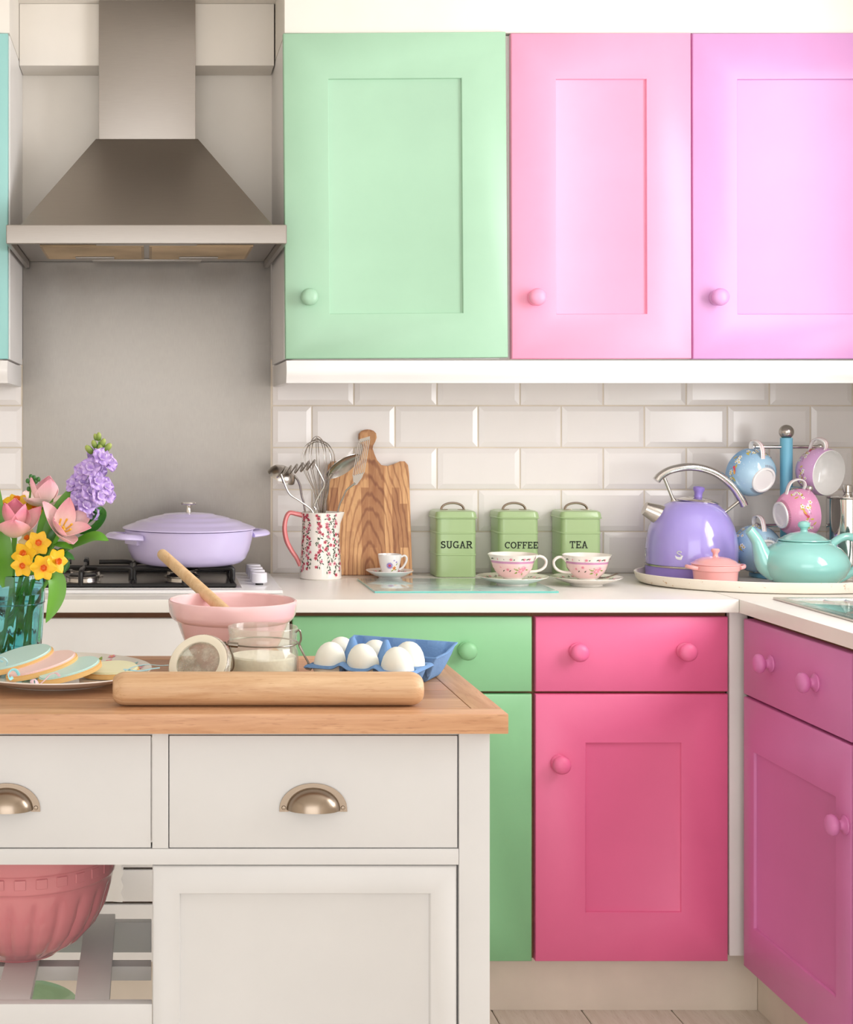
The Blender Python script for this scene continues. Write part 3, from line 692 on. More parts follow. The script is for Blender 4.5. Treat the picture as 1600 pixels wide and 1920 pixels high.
du = (P1 - P0); wdir = (Vector((.93, -.25, .28))).normalized()
b = bmesh.new()
def quad(b, c, w0, e, w1, th=Vector((0, .0009, 0))):
    vs = [b.verts.new(c + wdir * s * w + th * k) for (c, w) in ((c, w0), (e, w1)) for s in (-1, 1) for k in (-1, 1)]
    for f in ((0, 1, 3, 2), (4, 6, 7, 5), (0, 2, 6, 4), (1, 5, 7, 3), (0, 4, 5, 1), (2, 3, 7, 6)): b.faces.new([vs[i] for i in f])
quad(b, P0 - du * .28 - wdir * .002, .003, P0 - du * .12, .011); quad(b, P0 - du * .12, .011, P0 + du * .02, .0135); 
bmesh.ops.recalc_face_normals(b, faces=b.faces[:]); bl = obj('blade', b, 'satin_steel', t)
b = bmesh.new(); quad(b, P0 + du * .92, .0135, P0 + du * 1.02, .0125); bmesh.ops.recalc_face_normals(b, faces=b.faces[:]); obj('blade_tip', b, 'satin_steel', bl)
for q in range(7):
    c = wdir * ((q - 3) * .0045); b = bmesh.new()
    vs = quad(b, P0 + c, .0009, P0 + du * .94 + c, .0009); bmesh.ops.recalc_face_normals(b, faces=b.faces[:]); obj('blade_bar', b, 'satin_steel', bl)

# wooden chopping board leaning on the tiles
def board_material():
    m, nt, bs = _new('acacia')
    br = nt.nodes.new('ShaderNodeTexBrick'); v = _coord(nt, (1, 1, 1), (R(90), 0, 0))
    mp = nt.nodes.new('ShaderNodeMapping'); mp.inputs['Rotation'].default_value = (0, 0, R(90)); nt.links.new(v, mp.inputs[0]); nt.links.new(mp.outputs[0], br.inputs['Vector'])
    br.inputs['Scale'].default_value = 1.0; br.inputs['Mortar Size'].default_value = 0.0; br.inputs['Brick Width'].default_value = .105; br.inputs['Row Height'].default_value = .0185
    br.offset = .37; br.inputs['Color1'].default_value = lin('#94562C'); br.inputs['Color2'].default_value = lin('#E0AE78'); br.inputs['Bias'].default_value = .3
    n = _noise(nt, _coord(nt, (26, 26, 4)), 1.6, 6, .6, 1.6); g = _ramp(nt, n, [(.3, lin('#B87A4A')), (.6, (1, 1, 1, 1))])
    wv = nt.nodes.new('ShaderNodeTexWave'); wv.wave_type = 'RINGS'; wv.rings_direction = 'Y'; wv.inputs['Scale'].default_value = 5.0; wv.inputs['Distortion'].default_value = 5.0; wv.inputs['Detail'].default_value = 3.0; wv.inputs['Detail Scale'].default_value = 1.4
    nt.links.new(_coord(nt, (6, 1, 1.6)), wv.inputs['Vector']); wr = _ramp(nt, wv.outputs['Fac'], [(.0, lin('#9C6136')), (.35, (1, 1, 1, 1))])
    nt.links.new(_mix(nt, .55, _mix(nt, .5, br.outputs['Color'], g, 'MULTIPLY'), wr, 'MULTIPLY'), bs.inputs['Base Color']); bs.inputs['Roughness'].default_value = .45; _bump(nt, bs, n, .1)
board_material()
half = [(79, 1080), (78, 1000), (77, 890), (75, 873), (69, 866), (60, 866), (49, 871), (36, 875), (25, 873), (17, 864), (12, 852), (9, 842), (10, 836), (14, 829), (17, 821), (16, 813), (11, 808), (5, 806), (0, 805.5)]
out = [(q * 3.545 / F, (1080 - y) * 3.545 / F) for q, y in half] + [(-q * 3.545 / F, (1080 - y) * 3.545 / F) for q, y in half[-2::-1]]
cbd = obj('chopping_board', prism(out, 0, .016, .002), 'acacia', None, (X(693, 3.545), Y(3.533), WT + .0008), (R(-6.6), 0, 0))
tag(cbd, 'paddle shaped wooden chopping board leaning against the tiles', 'chopping board')

# printed glass worktop saver
def saver_mat():
    m, nt, bs = _new('saver_glass'); n = _noise(nt, _coord(nt, (6, 14, 1)), 2.2, 5, .6, 1.0)
    n2 = _noise(nt, _coord(nt, (9, 16, 1)), 3.5, 5, .6, .5)
    c = _ramp(nt, n, [(.3, lin('#9FD6CE')), (.45, lin('#D9EFE8')), (.6, lin('#BFE0DA')), (.72, lin('#D7C4D8'))])
    c = _mix(nt, _ramp(nt, n2, [(.6, (0, 0, 0, 1)), (.72, (1, 1, 1, 1))]), c, lin('#8E9AA8'))
    nt.links.new(c, bs.inputs['Base Color']); bs.inputs['Roughness'].default_value = .06; bs.inputs['Coat Weight'].default_value = .5
saver_mat(); paint('saver_edge', '#6FC6BC', 0.15, 0, 0, .4)
gx0, gx1, gy0, gy1 = .484, .879, Y(3.172), Y(3.435)
b = box(gx0, gx1, gy0, gy1, 0, .004, .0008)
for f in b.faces:
    f.material_index = 0 if f.normal.z > .9 else 1
SV = tag(obj('worktop_saver', b, ['saver_glass', 'saver_edge'], None, (0, 0, WT)), 'pale aqua printed glass worktop saver lying under a teacup', 'cutting board')

# storage tins
def rsq(levels, rc=.28, seg=6):
    b = bmesh.new(); rows = []
    for h, z in levels:
        r = rc * h; row = []
        for cx, cy, a in ((1, 1, 0), (-1, 1, 90), (-1, -1, 180), (1, -1, 270)):
            for k in range(seg + 1):
                t_ = R(a + 90 * k / seg); row.append(b.verts.new(((h - r) * cx + r * math.cos(t_), (h - r) * cy + r * math.sin(t_), z)))
        rows.append(row)
    n = len(rows[0])
    for A, B in zip(rows, rows[1:]):
        for j in range(n): b.faces.new([A[j], A[(j + 1) % n], B[(j + 1) % n], B[j]])
    b.faces.new(rows[0][::-1]); b.faces.new(rows[-1]); bmesh.ops.recalc_face_normals(b, faces=b.faces[:]); return b
def arc(cx, cy, rx, ry, a0, a1, n=10): return [(cx + rx * math.cos(R(a0 + (a1 - a0) * i / n)), cy + ry * math.sin(R(a0 + (a1 - a0) * i / n))) for i in range(n + 1)]
GL = {  # slab-serif capitals: advance, thick strokes, thin strokes (unit height)
 'S': (.66, [arc(.31, .73, .21, .2, 40, 270) [:], arc(.31, .29, .23, .22, 90, -140)], [[(.5, .98), (.5, .74)], [(.09, .02), (.09, .27)]]),
 'U': (.84, [[(.2, .97), (.2, .34)] + arc(.42, .3, .22, .25, 180, 360) + [(.64, .34), (.64, .97)]], [[(.06, .96), (.34, .96)], [(.5, .96), (.78, .96)]]),
 'G': (.84, [arc(.42, .5, .31, .43, 50, 300), [(.66, .4), (.66, .05)]], [[(.5, .42), (.82, .42)], [(.65, .97), (.65, .72)]]),
 'A': (.82, [[(.17, .05), (.39, .95)], [(.41, .95), (.65, .05)]], [[(.25, .34), (.57, .34)], [(.03, .04), (.3, .04)], [(.52, .04), (.8, .04)]]),
 'R': (.84, [[(.2, .04), (.2, .96)], [(.2, .93), (.45, .93)] + arc(.47, .72, .2, .21, 90, -90) + [(.2, .51)], [(.45, .5), (.68, .06)]], [[(.05, .04), (.36, .04)], [(.05, .96), (.3, .96)], [(.6, .04), (.84, .04)]]),
 'C': (.76, [arc(.4, .5, .31, .43, 50, 310)], [[(.64, .97), (.64, .7)]]),
 'O': (.86, [arc(.43, .5, .32, .43, 0, 360, 20)], []),
 'F': (.7, [[(.2, .04), (.2, .96)], [(.2, .93), (.62, .93)], [(.2, .5), (.46, .5)]], [[(.05, .04), (.38, .04)], [(.05, .95), (.3, .95)], [(.62, .97), (.62, .72)], [(.46, .62), (.46, .38)]]),
 'E': (.74, [[(.2, .04), (.2, .96)], [(.2, .93), (.64, .93)], [(.2, .5), (.48, .5)], [(.2, .07), (.66, .07)]], [[(.05, .05), (.3, .05)], [(.05, .95), (.3, .95)], [(.64, .97), (.64, .74)], [(.48, .62), (.48, .38)], [(.66, .03), (.66, .28)]]),
 'T': (.76, [[(.38, .04), (.38, .96)], [(.07, .93), (.69, .93)]], [[(.22, .05), (.54, .05)], [(.08, .97), (.08, .7)], [(.68, .97), (.68, .7)]]),
}
def ribbon(b, pts, w_, conv):
    n = len(pts)
    for i in range(n - 1):
        (x0, y0), (x1, y1) = pts[i], pts[i + 1]; L_ = math.hypot(x1 - x0, y1 - y0) or 1; nx, ny = -(y1 - y0) / L_ * w_, (x1 - x0) / L_ * w_
        ex, ey = (x1 - x0) / L_ * w_ * .4, (y1 - y0) / L_ * w_ * .4
        b.faces.new([b.verts.new(conv(*p)) for p in ((x0 + nx - ex, y0 + ny - ey), (x0 - nx - ex, y0 - ny - ey), (x1 - nx + ex, y1 - ny + ey), (x1 + nx + ex, y1 + ny + ey))])
def word(txt, h, conv):
    b = bmesh.new(); tot = sum(GL[c][0] for c in txt); x = -tot / 2
    for c in txt:
        ad, thick, thin = GL[c]
        for s in thick: ribbon(b, s, .074, lambda u, v: conv((x + u) * h * 1.12, v * h))
        for s in thin: ribbon(b, s, .05, lambda u, v: conv((x + u) * h * 1.12, v * h))
        x += ad
    for f in b.faces:
        f.normal_update()
        if f.normal.y > 0: f.normal_flip()
    return b
hw = .0472; GC = 'green storage tins on the worktop'
for (txt, xc, wx, pyb) in (('SUGAR', .726, .0, 1028), ('COFFEE', .8732, .006, 1028.5), ('TEA', 1.0213, -.007, 1028)):
    t = thing('storage_tin', 'square green storage tin lettered %s' % txt, 'tin', (xc, Y(3.538), WT), group=GC)
    lv = [(hw - .002, 0), (hw, .0015), (hw, .051), (hw + .0012, .0525), (hw + .0012, .0545), (hw, .056), (hw, .102), (hw + .0012, .1035), (hw + .0012, .1055), (hw, .107), (hw, .1385)]
    obj('body', rsq(lv), 'tin_green', t)
    lid = obj('lid', rsq([(hw + .001, .1387), (hw + .0032, .139), (hw + .0036, .1412), (hw + .002, .1425), (hw + .0015, .149), (hw - .0005, .1545), (hw - .005, .157), (hw - .012, .1575)]), 'tin_green', t)
    obj('lid_handle', tube(spl([(-.026, 0, .1578), (-.0265, 0, .161), (-.022, 0, .1675), (-.012, 0, .172), (0, 0, .1735), (.012, 0, .172), (.022, 0, .1675), (.0265, 0, .161), (.026, 0, .1578)], 5), .0028, 10, flat=1.6, up=(0, 0, 1)), 'tin_handle', lid)
    for s in (-1, 1): obj('handle_foot', box(min(s * .03, s * .012), max(s * .03, s * .012), -.004, .004, .1576, .159, .0005), 'tin_handle', lid)
    obj('lettering', word(txt, .0168 if txt != 'COFFEE' else .0158, lambda u, v: (u + wx, -hw - .0005, Z(pyb, 3.49) - WT + v)), 'print_black', t, smooth=0)

# teacups and saucers
def teacup(label, px, d, z0, side, kind):
    cup = thing('teacup', label, 'cup', (X(px, d), Y(d), z0 + .0078), group='floral teacups'); k = 1.0
    if kind == 'rose':
        op = [(.02, 0), (.0225, .001), (.022, .004), (.019, .006), (.026, .0095), (.036, .019), (.0435, .031), (.0465, .0412), (.0467, .042), (.048, .047), (.0505, .053), (.0545, .0605)]
        mi = [0, 0, 0, 0, 1, 1, 1, 1, 2, 0, 0]
        sc_ = lambda a, z, kk: .0011 * math.cos(8 * a) * max(0, (z - .02) / .04)
        b = lathe([(0, .001)] + op + [(.0535, .061), (.049, .053), (.045, .041), (.042, .031), (.034, .0195), (.018, .009), (0, .008)], 64, sc_, [0] + mi + [0] * 7)
        obj('bowl', b, ['cream_china', 'pink_china', 'line_mauve'], cup)
        hp_ = [(.046, 0, .046), (.055, 0, .0545), (.066, 0, .054), (.0745, 0, .046), (.0735, 0, .035), (.066, 0, .0265), (.054, 0, .022), (.0365, 0, .0205)]
        obj('handle', tube([(side * p.x, p.y, p.z) for p in spl(hp_, 5)], [.0034, .003, .0036, .003, .0034, .003, .0035], 10, flat=1.3), 'cream_china', cup)
        mk = []; rn = random.Random(px)
        for a in [q * 2 * PI / 12 + .2 for q in range(12)]:
            u = a * .048; mk += [(u, .0515, BLOSSOM, .0034, a, 0), (u + .007, .0515, LEAF, .0034, R(20), 1), (u + .0105, .052, LEAF, .003, R(-30), 1)]
        for a0_ in (.45, 2.6, 4.6):
            u = a0_ * .042
            for (dx, dy, s, m_) in ((0, 0, .0075, 3), (.0005, 0, .005, 0), (0, 0, .0028, 3), (.007, .005, .0048, 3), (.0072, .005, .003, 0)): mk.append((u + dx, .027 + dy, BLOSSOM, s * 1.35, rn.random() * 6, m_, .0004 + .0002 * (m_ == 0) + .0003 * (s < .003)))
            for (dx, dy, tt, s) in ((-.009, .002, 160, .005), (-.007, .007, 130, .0045), (-.008, -.004, 200, .0045), (.004, -.006, -60, .004), (.012, .001, -10, .0035)): mk.append((u + dx * 1.2, .027 + dy * 1.2, LEAF, s * 1.3, R(tt), 2, .0003))
        for a in (-.6, -.25, 1.5, 3.4): mk += [(a * .042, .03 + rn.uniform(-.006, .008), BLOSSOM, .0034, 0, 0), (a * .042 + .005, .026, LEAF, .0032, R(40), 1)]
        obj('rose_print', printed(mk, on_lathe(op, -PI / 2 - .24, .042)), ['print_rose', 'print_darkgreen', 'print_leaf', 'print_pinkpale'], cup, smooth=0)['kind'] = 'stuff'
    else:
        op = [(.0135, 0), (.0165, .0008), (.0165, .003), (.0178, .006), (.0215, .016), (.0245, .028), (.0268, .04), (.0278, .0485)]
        b = lathe([(0, .001)] + op + [(.0271, .049), (.0258, .04), (.0232, .027), (.018, .01), (0, .006)], 48)
        obj('bowl', b, 'white_china', cup)
        obj('handle', tube([(side * p.x, p.y, p.z) for p in spl([(.0262, 0, .042), (.034, 0, .0455), (.0395, 0, .041), (.0385, 0, .031), (.031, 0, .0185), (.022, 0, .0125)], 5)], .0026, 10, flat=1.3), 'white_china', cup)
        mk = [(-.004, .024, DAISY, .009, 0, 0), (-.004, .024, DISC, .0032, 0, 1, .0005), (.008, .018, BLOSSOM, .0055, .4, 2, .0004), (.008, .018, DISC, .0018, 0, 1, .0006), (.013, .014, LEAF, .004, .3, 3), (.003, .012, LEAF, .004, 3.6, 3), (.0135, .027, LEAF, .0035, 1.0, 3), (.012, .032, BLOSSOM, .0025, 0, 0), (.006, .036, BLOSSOM, .002, 0, 0)]
        obj('daisy_print', printed(mk, on_lathe(op, -PI / 2, .024)), ['print_violet', 'print_red', 'print_orange', 'print_leaf'], cup, smooth=0)['kind'] = 'stuff'
    return cup
def saucer(label, px, d, z0, r, mats, rosy):
    s = thing('saucer', label, 'saucer', (X(px, d), Y(d), z0), group='saucers under the teacups'); k = r / .079
    P = [(.033, 0), (.036, 0), (.0365, .003), (.052, .0075), (.068, .0135), (.079, .0185)]
    up = [(.0785, .0195), (.068, .0155), (.052, .0098), (.036, .0068), (.028, .0065), (0, .0065)]
    b = lathe([(0, .002), (.032, .002)] + P + up, 64, (lambda a, z, kk: .0012 * math.cos(8 * a) * max(0, (z - .008) / .01)) if rosy else None)
    xf(b, Matrix.Diagonal((k, k, 1, 1))); obj('dish', b, mats, s)
    mk = []
    for q in range(14):
        a = q * 2 * PI / 14; rr = .062 * k
        mk += [(rr * math.cos(a), rr * math.sin(a), BLOSSOM, .0042 * k, a, 0), (rr * math.cos(a + .16), rr * math.sin(a + .16), LEAF, .0042 * k, a, 1), (rr * math.cos(a + .24) * .95, rr * math.sin(a + .24) * .95, LEAF, .0034 * k, a + 1, 1)]
    f = rprof([(p[1], p[0] * k) for p in up])
    obj('saucer_print', printed(mk, lambda u, v, l: (u, v, f(math.hypot(u, v)) + l + .0003)), ['print_rose', 'print_darkgreen'], s, smooth=0)['kind'] = 'stuff'
    return s
saucer('rose patterned saucer on the aqua glass worktop saver', 961, 3.302, WT + .0042, .079, 'cream_china', True)
teacup('pink rose teacup in front of the COFFEE tin', 961.5, 3.302, WT + .0042, 1, 'rose')
saucer('rose patterned saucer holding a teaspoon beside the TEA tin', 1100, 3.325, WT + .0003, .079, 'cream_china', True)
teacup('pink rose teacup with its saucer beside the TEA tin', 1101, 3.325, WT + .0003, -1, 'rose')
saucer('small white saucer by the chopping board', 731, 3.47, WT + .0003, .056, 'white_china', False)
teacup('small white coffee cup with a violet daisy by the board', 731, 3.47, WT + .0003, 1, 'daisy')
sp = thing('teaspoon', 'small steel teaspoon resting on the saucer by the TEA tin', 'spoon', (X(1133, 3.325), Y(3.325), WT + .015))
obj('handle', tube([(.0, -.004, .002), (.02, .004, .0065), (.034, .012, .0105)], [.0018, .0015, .0022], 8, flat=.6), 'wire', sp)
obj('spoon_bowl', xf(lathe([(0, -.003), (.006, -.002), (.009, .0005), (.0086, .0009), (.005, -.001), (0, -.002)], 20), Matrix.Translation((-.012, -.008, .003)) @ Matrix.Diagonal((1.5, 1, 1, 1))), 'wire', sp)
# ---------------------------------------------------------------- oval tray and what stands on it
def tray_mat():
    m, nt, bs = _new('tray_enamel'); n = _noise(nt, _coord(nt), 60, 6, .7); n2 = _noise(nt, _coord(nt), 5, 3)
    a = _ramp(nt, n2, [(.3, lin('#F2E7D6')), (.7, lin('#F7F1E6'))])
    sp_ = _ramp(nt, n, [(.62, (0, 0, 0, 1)), (.7, (1, 1, 1, 1))])
    nt.links.new(_mix(nt, sp_, a, lin('#C79A68')), bs.inputs['Base Color']); bs.inputs['Roughness'].default_value = .35
tray_mat()
TX, TD, TA, TB = 1.42, 3.357, .311, .226
tr = thing('tray', 'large worn cream oval enamel tray holding kettle, teapot and mug tree', 'tray', (TX, Y(TD), WT))
b = lathe([(0, 0.0), (.93, 0.0), (.965, .003), (.988, .012), (.998, .0225), (1.0, .0245), (.996, .0258), (.988, .0252), (.974, .012), (.95, .0055), (.925, .004), (0, .004)], 96)
obj('tray_body', xf(b, Matrix.Diagonal((TA, TB, 1, 1))), 'tray_enamel', tr)
TZ = WT + .0042

# kettle
KX, KD = X(1297, 3.43), 3.43
kt = thing('kettle', 'glossy lilac dome kettle with an arched chrome handle', 'kettle', (KX, Y(KD), TZ))
obj('base_ring', lathe([(0, 0), (.098, 0), (.1015, .003), (.1025, .03), (0, .03)], 64), 'kettle_lilac_matte', kt)
obj('chrome_line', lathe([(.1, .0302), (.1035, .0306), (.104, .0325), (.1035, .0344), (.1, .0348)], 64), 'satin_steel', kt)
KP = [(.1012, .035), (.1022, .05), (.1018, .075), (.099, .1), (.0935, .122), (.085, .142), (.0735, .159), (.059, .172), (.046, .179)]
obj('dome', lathe([(0, .0302), (.099, .0302), (.0995, .035)] + KP + [(0, .181)], 64), 'kettle_lilac', kt)
ld = obj('lid', lathe([(0, 0), (.0475, 0), (.0485, .0015), (.046, .0035), (.034, .0085), (.016, .0115), (0, .012)], 48), 'chrome', kt, (.014, 0, .1772), (0, R(6), 0))
obj('lid_knob', lathe([(0, .0115), (.0095, .0118), (.0085, .016), (.0095, .023), (.0128, .0285), (.0128, .0335), (.0095, .0362), (0, .037)], 28), 'kettle_lilac_matte', ld)
sp_ = bmesh.new()
tube([(-.066, 0, .143), (-.084, 0, .152), (-.109, 0, .163)], [.026, .022, .0155], 24, flat=.85, bm=sp_)
obj('spout', sp_, 'satin_steel', kt)
def kq(px, py): return ((px - 1297) * KD / F, 0, Z(py, KD) - TZ)
obj('handle', tube(spl([kq(1231, 901), kq(1240, 891), kq(1262, 880), kq(1300, 875.5), kq(1340, 886), kq(1372, 910), kq(1390, 936), kq(1396, 948)], 8), .0092, 16, flat=1.15), 'chrome', kt)
for a, c in ((kq(1246, 896), kq(1263, 938)), (kq(1386, 940), kq(1358, 962))):
    p = obj('handle_post', tube([a, c], .0038, 12), 'satin_steel', kt)
    obj('post_collar', tube([Vector(c) + (Vector(a) - Vector(c)) * .06, Vector(c) - (Vector(a) - Vector(c)) * .03], [.005, .0068], 14), 'satin_steel', p)
b = bmesh.new(); srf = on_lathe(KP, -PI / 2, .102)
def logo(u0, v0, s):
    cv = lambda x, y: srf(u0 + x * s, v0 + y * s, .0006)
    sh = [(.45, .78), (.2, .98), (-.25, .95), (-.42, .68), (-.2, .45), (.2, .3), (.42, .05), (.4, -.3), (.1, -.6), (-.35, -.62), (-.7, -.35)]
    for off in (0, .0): ribbon(b, [(p.x, p.y) for p in spl([(x, y, 0) for x, y in sh], 4)], .13, cv)
    for k in range(3): ribbon(b, [(p.x, p.y) for p in spl([(-.85 + k * .12, -.02 - .24 * k, 0), (-.3, -.3 - .2 * k, 0), (.35, -.25 - .24 * k, 0), (.75 - .12 * k, .08 - .26 * k, 0)], 5)], .085, cv)
logo(-.062, .0595, .0105); logo(-.176, .058, .0105)
for f in b.faces:
    f.normal_update()
    if f.normal.dot(f.calc_center_median() * Vector((1, 1, 0)) if False else Vector((f.calc_center_median().x, f.calc_center_median().y, 0))) < 0: f.normal_flip()
obj('emblem', b, 'print_white', kt, smooth=0, label='white swan shaped S emblem')

# pink mini casserole
pc = thing('mini_casserole', 'small pink lidded stoneware casserole in front of the kettle', 'casserole', (X(1342, 3.27), Y(3.27), TZ), R(6))
obj('body', lathe([(0, 0), (.042, 0), (.045, .0025), (.0475, .03), (.0485, .034), (.051, .036), (.0518, .0455), (.0505, .0475), (.047, .046), (.044, .01), (0, .006)], 56), 'pink_stoneware', pc)
l_ = obj('lid', lathe([(0, .0655), (.015, .065), (.03, .062), (.042, .0565), (.046, .0525), (.0515, .0505), (.0525, .049), (.051, .0478), (0, .0478)], 56), 'pink_stoneware', pc)
obj('lid_knob', lathe([(0, .065), (.0065, .0652), (.0055, .069), (.006, .073), (.0092, .077), (.0095, .0805), (.007, .083), (0, .0835)], 24), 'pink_stoneware', l_)
for s in (-1, 1): obj('handle', tube(spl([(s * .049, -.017, .041), (s * .06, -.013, .043), (s * .0665, 0, .0445), (s * .06, .013, .043), (s * .049, .017, .041)], 6), .0042, 10, flat=.8), 'pink_stoneware', pc)

# aqua teapot
tp = thing('teapot', 'glossy aqua teapot at the front of the cream tray', 'teapot', (X(1508, 3.262), Y(3.262), TZ))
obj('body', lathe([(0, .002), (.048, 0), (.054, .002), (.068, .0105), (.084, .025), (.0925, .041), (.0938, .053), (.0885, .07), (.076, .0845), (.061, .0945), (.0555, .0975), (.0555, .1), (.0515, .1005), (.051, .097), (0, .095)], 72), 'aqua_glaze', tp)
l_ = obj('lid', lathe([(0, .122), (.012, .1215), (.028, .1175), (.041, .1105), (.047, .1065), (.0535, .1045), (.0542, .1025), (.0525, .1012), (0, .1012)], 64), 'aqua_glaze', tp)
obj('lid_knob', lathe([(0, .1214), (.0085, .1216), (.0068, .125), (.0078, .1285), (.0122, .1325), (.0128, .1375), (.01, .1425), (.005, .1445), (0, .145)], 28), 'aqua_glaze', l_)
obj('spout', tube(spl([(-.062, 0, .036), (-.084, 0, .051), (-.0945, 0, .075), (-.103, 0, .1), (-.117, 0, .1205), (-.122, 0, .1255)], 6), [.027, .024, .018, .0135, .0115, .0105], 20), 'aqua_glaze', tp)
obj('handle', tube(spl([(.058, 0, .088), (.07, 0, .1), (.092, 0, .11), (.117, 0, .104), (.13, 0, .083), (.126, 0, .056), (.108, 0, .034), (.085, 0, .019), (.066, 0, .012)], 6), [.0085, .0085, .009, .009, .0085, .0085, .008], 16), 'aqua_glaze', tp)

# mug tree
MX, MD = X(1475, 3.46), 3.46
mt_ = thing('mug_tree', 'blue mug tree with chrome arms and a steel ball top', 'mug tree', (MX, Y(MD), TZ))
def mz(py): return Z(py, MD) - TZ
obj('base', lathe([(0, 0), (.079, 0), (.081, .0015), (.081, .0085), (.079, .01), (0, .01)], 56), 'tree_blue', mt_)
obj('post', lathe([(0, .0098), (.0138, .0098), (.0138, mz(821)), (0, mz(821))], 32), 'tree_blue', mt_)
obj('ball_finial', lathe([(0.0168 * math.sin(PI * k / 16), mz(811) - .0168 * math.cos(PI * k / 16) + .0015) for k in range(17)], 32), 'satin_steel', mt_)
def arm(p, q):
    a = obj('arm', tube([p, q], .0042, 12), 'chrome', mt_)
    obj('arm_end', lathe([(0.0072 * math.sin(PI * k / 12), -.0072 * math.cos(PI * k / 12)) for k in range(13)], 20), 'chrome', a, q)
zu, zm, zl = mz(838), mz(915), mz(985)
for q in ((-.0785, 0, zu), (.0785, 0, zu)): arm((math.copysign(.012, q[0]), 0, zu), q)
arm((.004, -.012, zm), (.018, -.082, zm + .003)); arm((-.012, 0, zl), (-.07, 0, zl)); arm((.012, 0, zl), (.07, 0, zl))

def mug_mat(nm, top, bot):
    m, nt, bs = _new(nm); c = nt.nodes.new('ShaderNodeTexCoord'); s = nt.nodes.new('ShaderNodeSeparateXYZ'); nt.links.new(c.outputs['Object'], s.inputs[0])
    mp = nt.nodes.new('ShaderNodeMapRange'); mp.inputs[2].default_value = .07; nt.links.new(s.outputs[2], mp.inputs[0])
    col = _ramp(nt, mp.outputs[0], [(.1, lin(bot)), (.9, lin(top))])
    n = _noise(nt, _coord(nt), 300, 2); col = _mix(nt, _ramp(nt, n, [(.68, (0, 0, 0, 1)), (.74, (.6, .6, .6, 1))]), col, (1, 1, 1, 1))
    nt.links.new(col, bs.inputs['Base Color']); bs.inputs['Roughness'].default_value = .12; bs.inputs['Coat Weight'].default_value = .5
mug_mat('mug_blue', '#7FB0DE', '#B4D6EA'); mug_mat('mug_pink', '#EBA3CF', '#F4A3C9'); mug_mat('mug_mauve', '#DDAEDD', '#E6A6D3')
MP = [(.0285, 0), (.0305, .001), (.031, .004), (.036, .0075), (.0465, .0175), (.0535, .032), (.0565, .047), (.0552, .06), (.0525, .0705)]
def mug(label, mat, base, axis, hdir, seed, a_off=0.0):
    t = thing('mug', label, 'mug', group='patterned mugs on the mug tree')
    b = lathe([(0, .003), (.024, .003), (.026, 0)] + MP + [(.0512, .0712), (.0535, .06), (.0545, .047), (.0515, .033), (.044, .0195), (.03, .0115), (0, .009)], 64, None,
              [1, 1, 1, 1, 1, 0, 0, 0, 0, 0, 0, 1, 1, 1, 1, 1, 1, 1])
    obj('cup_body', b, [mat, 'white_china'], t)
    hp_ = spl([(.05, 0, .06), (.061, 0, .066), (.0725, 0, .063), (.0775, 0, .049), (.0735, 0, .034), (.063, 0, .0255), (.046, 0, .019)], 6)
    h_ = obj('handle', tube(hp_, .0026, 10, flat=2.2), 'white_china', t)
    mk = []; rn = random.Random(seed)
    for q in range(44): mk.append((2 * PI * q / 44 * .033, .0055, LEAF, .0026, R(70), 0))
    for q in range(9):
        a = q * 2 * PI / 9 + a_off; u = a * .05; z = rn.uniform(.024, .052)
        mk.append((u, z, STEM, .009, rn.uniform(.3, 1.2), 0, .0003)); mk.append((u + .008, z + .006, STEM, .006, rn.uniform(-.6, .3), 0, .0003))
        for j in range(4):
            uu, vv = u + rn.uniform(-.012, .012), z + rn.uniform(-.009, .012)
            s = rn.uniform(.004, .0056); mk.append((uu, vv, BLOSSOM, s, rn.random() * 6, 1, .0005)); mk.append((uu, vv, DISC, s * .35, 0, 2, .0007))
        for j in range(4): mk.append((u + rn.uniform(-.013, .013), z + rn.uniform(-.01, .012), LEAF, .0052, rn.uniform(0, 6), 2, .0004))
        if q % 3 == 0:   # small bird
            mk += [(u + .012, z - .004, LEAF, .0085, .5, 3, .0008), (u + .018, z + .0005, DISC, .003, 0, 3, .0009), (u + .009, z - .005, LEAF, .006, .6, 4, .001)]
    obj('blossom_print', printed(mk, on_lathe(MP, 0, .05)), ['print_brown', 'print_white', 'print_yellow', 'print_red', 'print_orange'], t, smooth=0)['kind'] = 'stuff'
    tk = [(p + Vector((0, 0, 0))) for p in hp_]; b = bmesh.new()
    for i in range(2, len(tk) - 1):       # red stitched trim along the handle's outer face
        pv = tk[i]; n_ = (tk[i + 1] - tk[i - 1]).normalized().cross(Vector((0, 1, 0))); n_ = n_ if n_.dot(pv - Vector((.06, 0, .045))) > 0 else -n_
        tg = (tk[i + 1] - tk[i - 1]).normalized()
        for y_ in (-.0036, .0018):
            b.faces.new([b.verts.new(pv + n_ * .0027 + Vector((0, y_ + dy, 0)) + tg * dt) for dy, dt in ((0, -.0006), (.0018, -.0006), (.0018, .0006), (0, .0006))])
    obj('handle_trim', b, 'print_red', h_, smooth=0)
    axes(t, base, axis, hdir); return t
mug('blue blossom mug hung high with its white base showing', 'mug_blue', (X(1434, 3.408), Y(3.408), Z(901, 3.408)), (-.30, .9, .36), (.0, -.2, 1), 5, .5)
mug('mauve mug hung high with its plain white inside showing', 'mug_mauve', (X(1508, 3.462), Y(3.462), Z(878, 3.462)), (.42, -.9, -.12), (-.22, .0, 1), 9)
mug('pink blossom mug hung sideways behind the teapot lid', 'mug_pink', (X(1462, 3.385), Y(3.385), Z(966, 3.385)), (.95, .12, .1), (-.1, -.1, 1), 11, 1.2)
mug('blue blossom mug hung low between kettle and teapot', 'mug_blue', (X(1440, 3.404), Y(3.404), Z(1037, 3.404)), (-.12, .95, .12), (.0, -.1, 1), 15, 2.0)

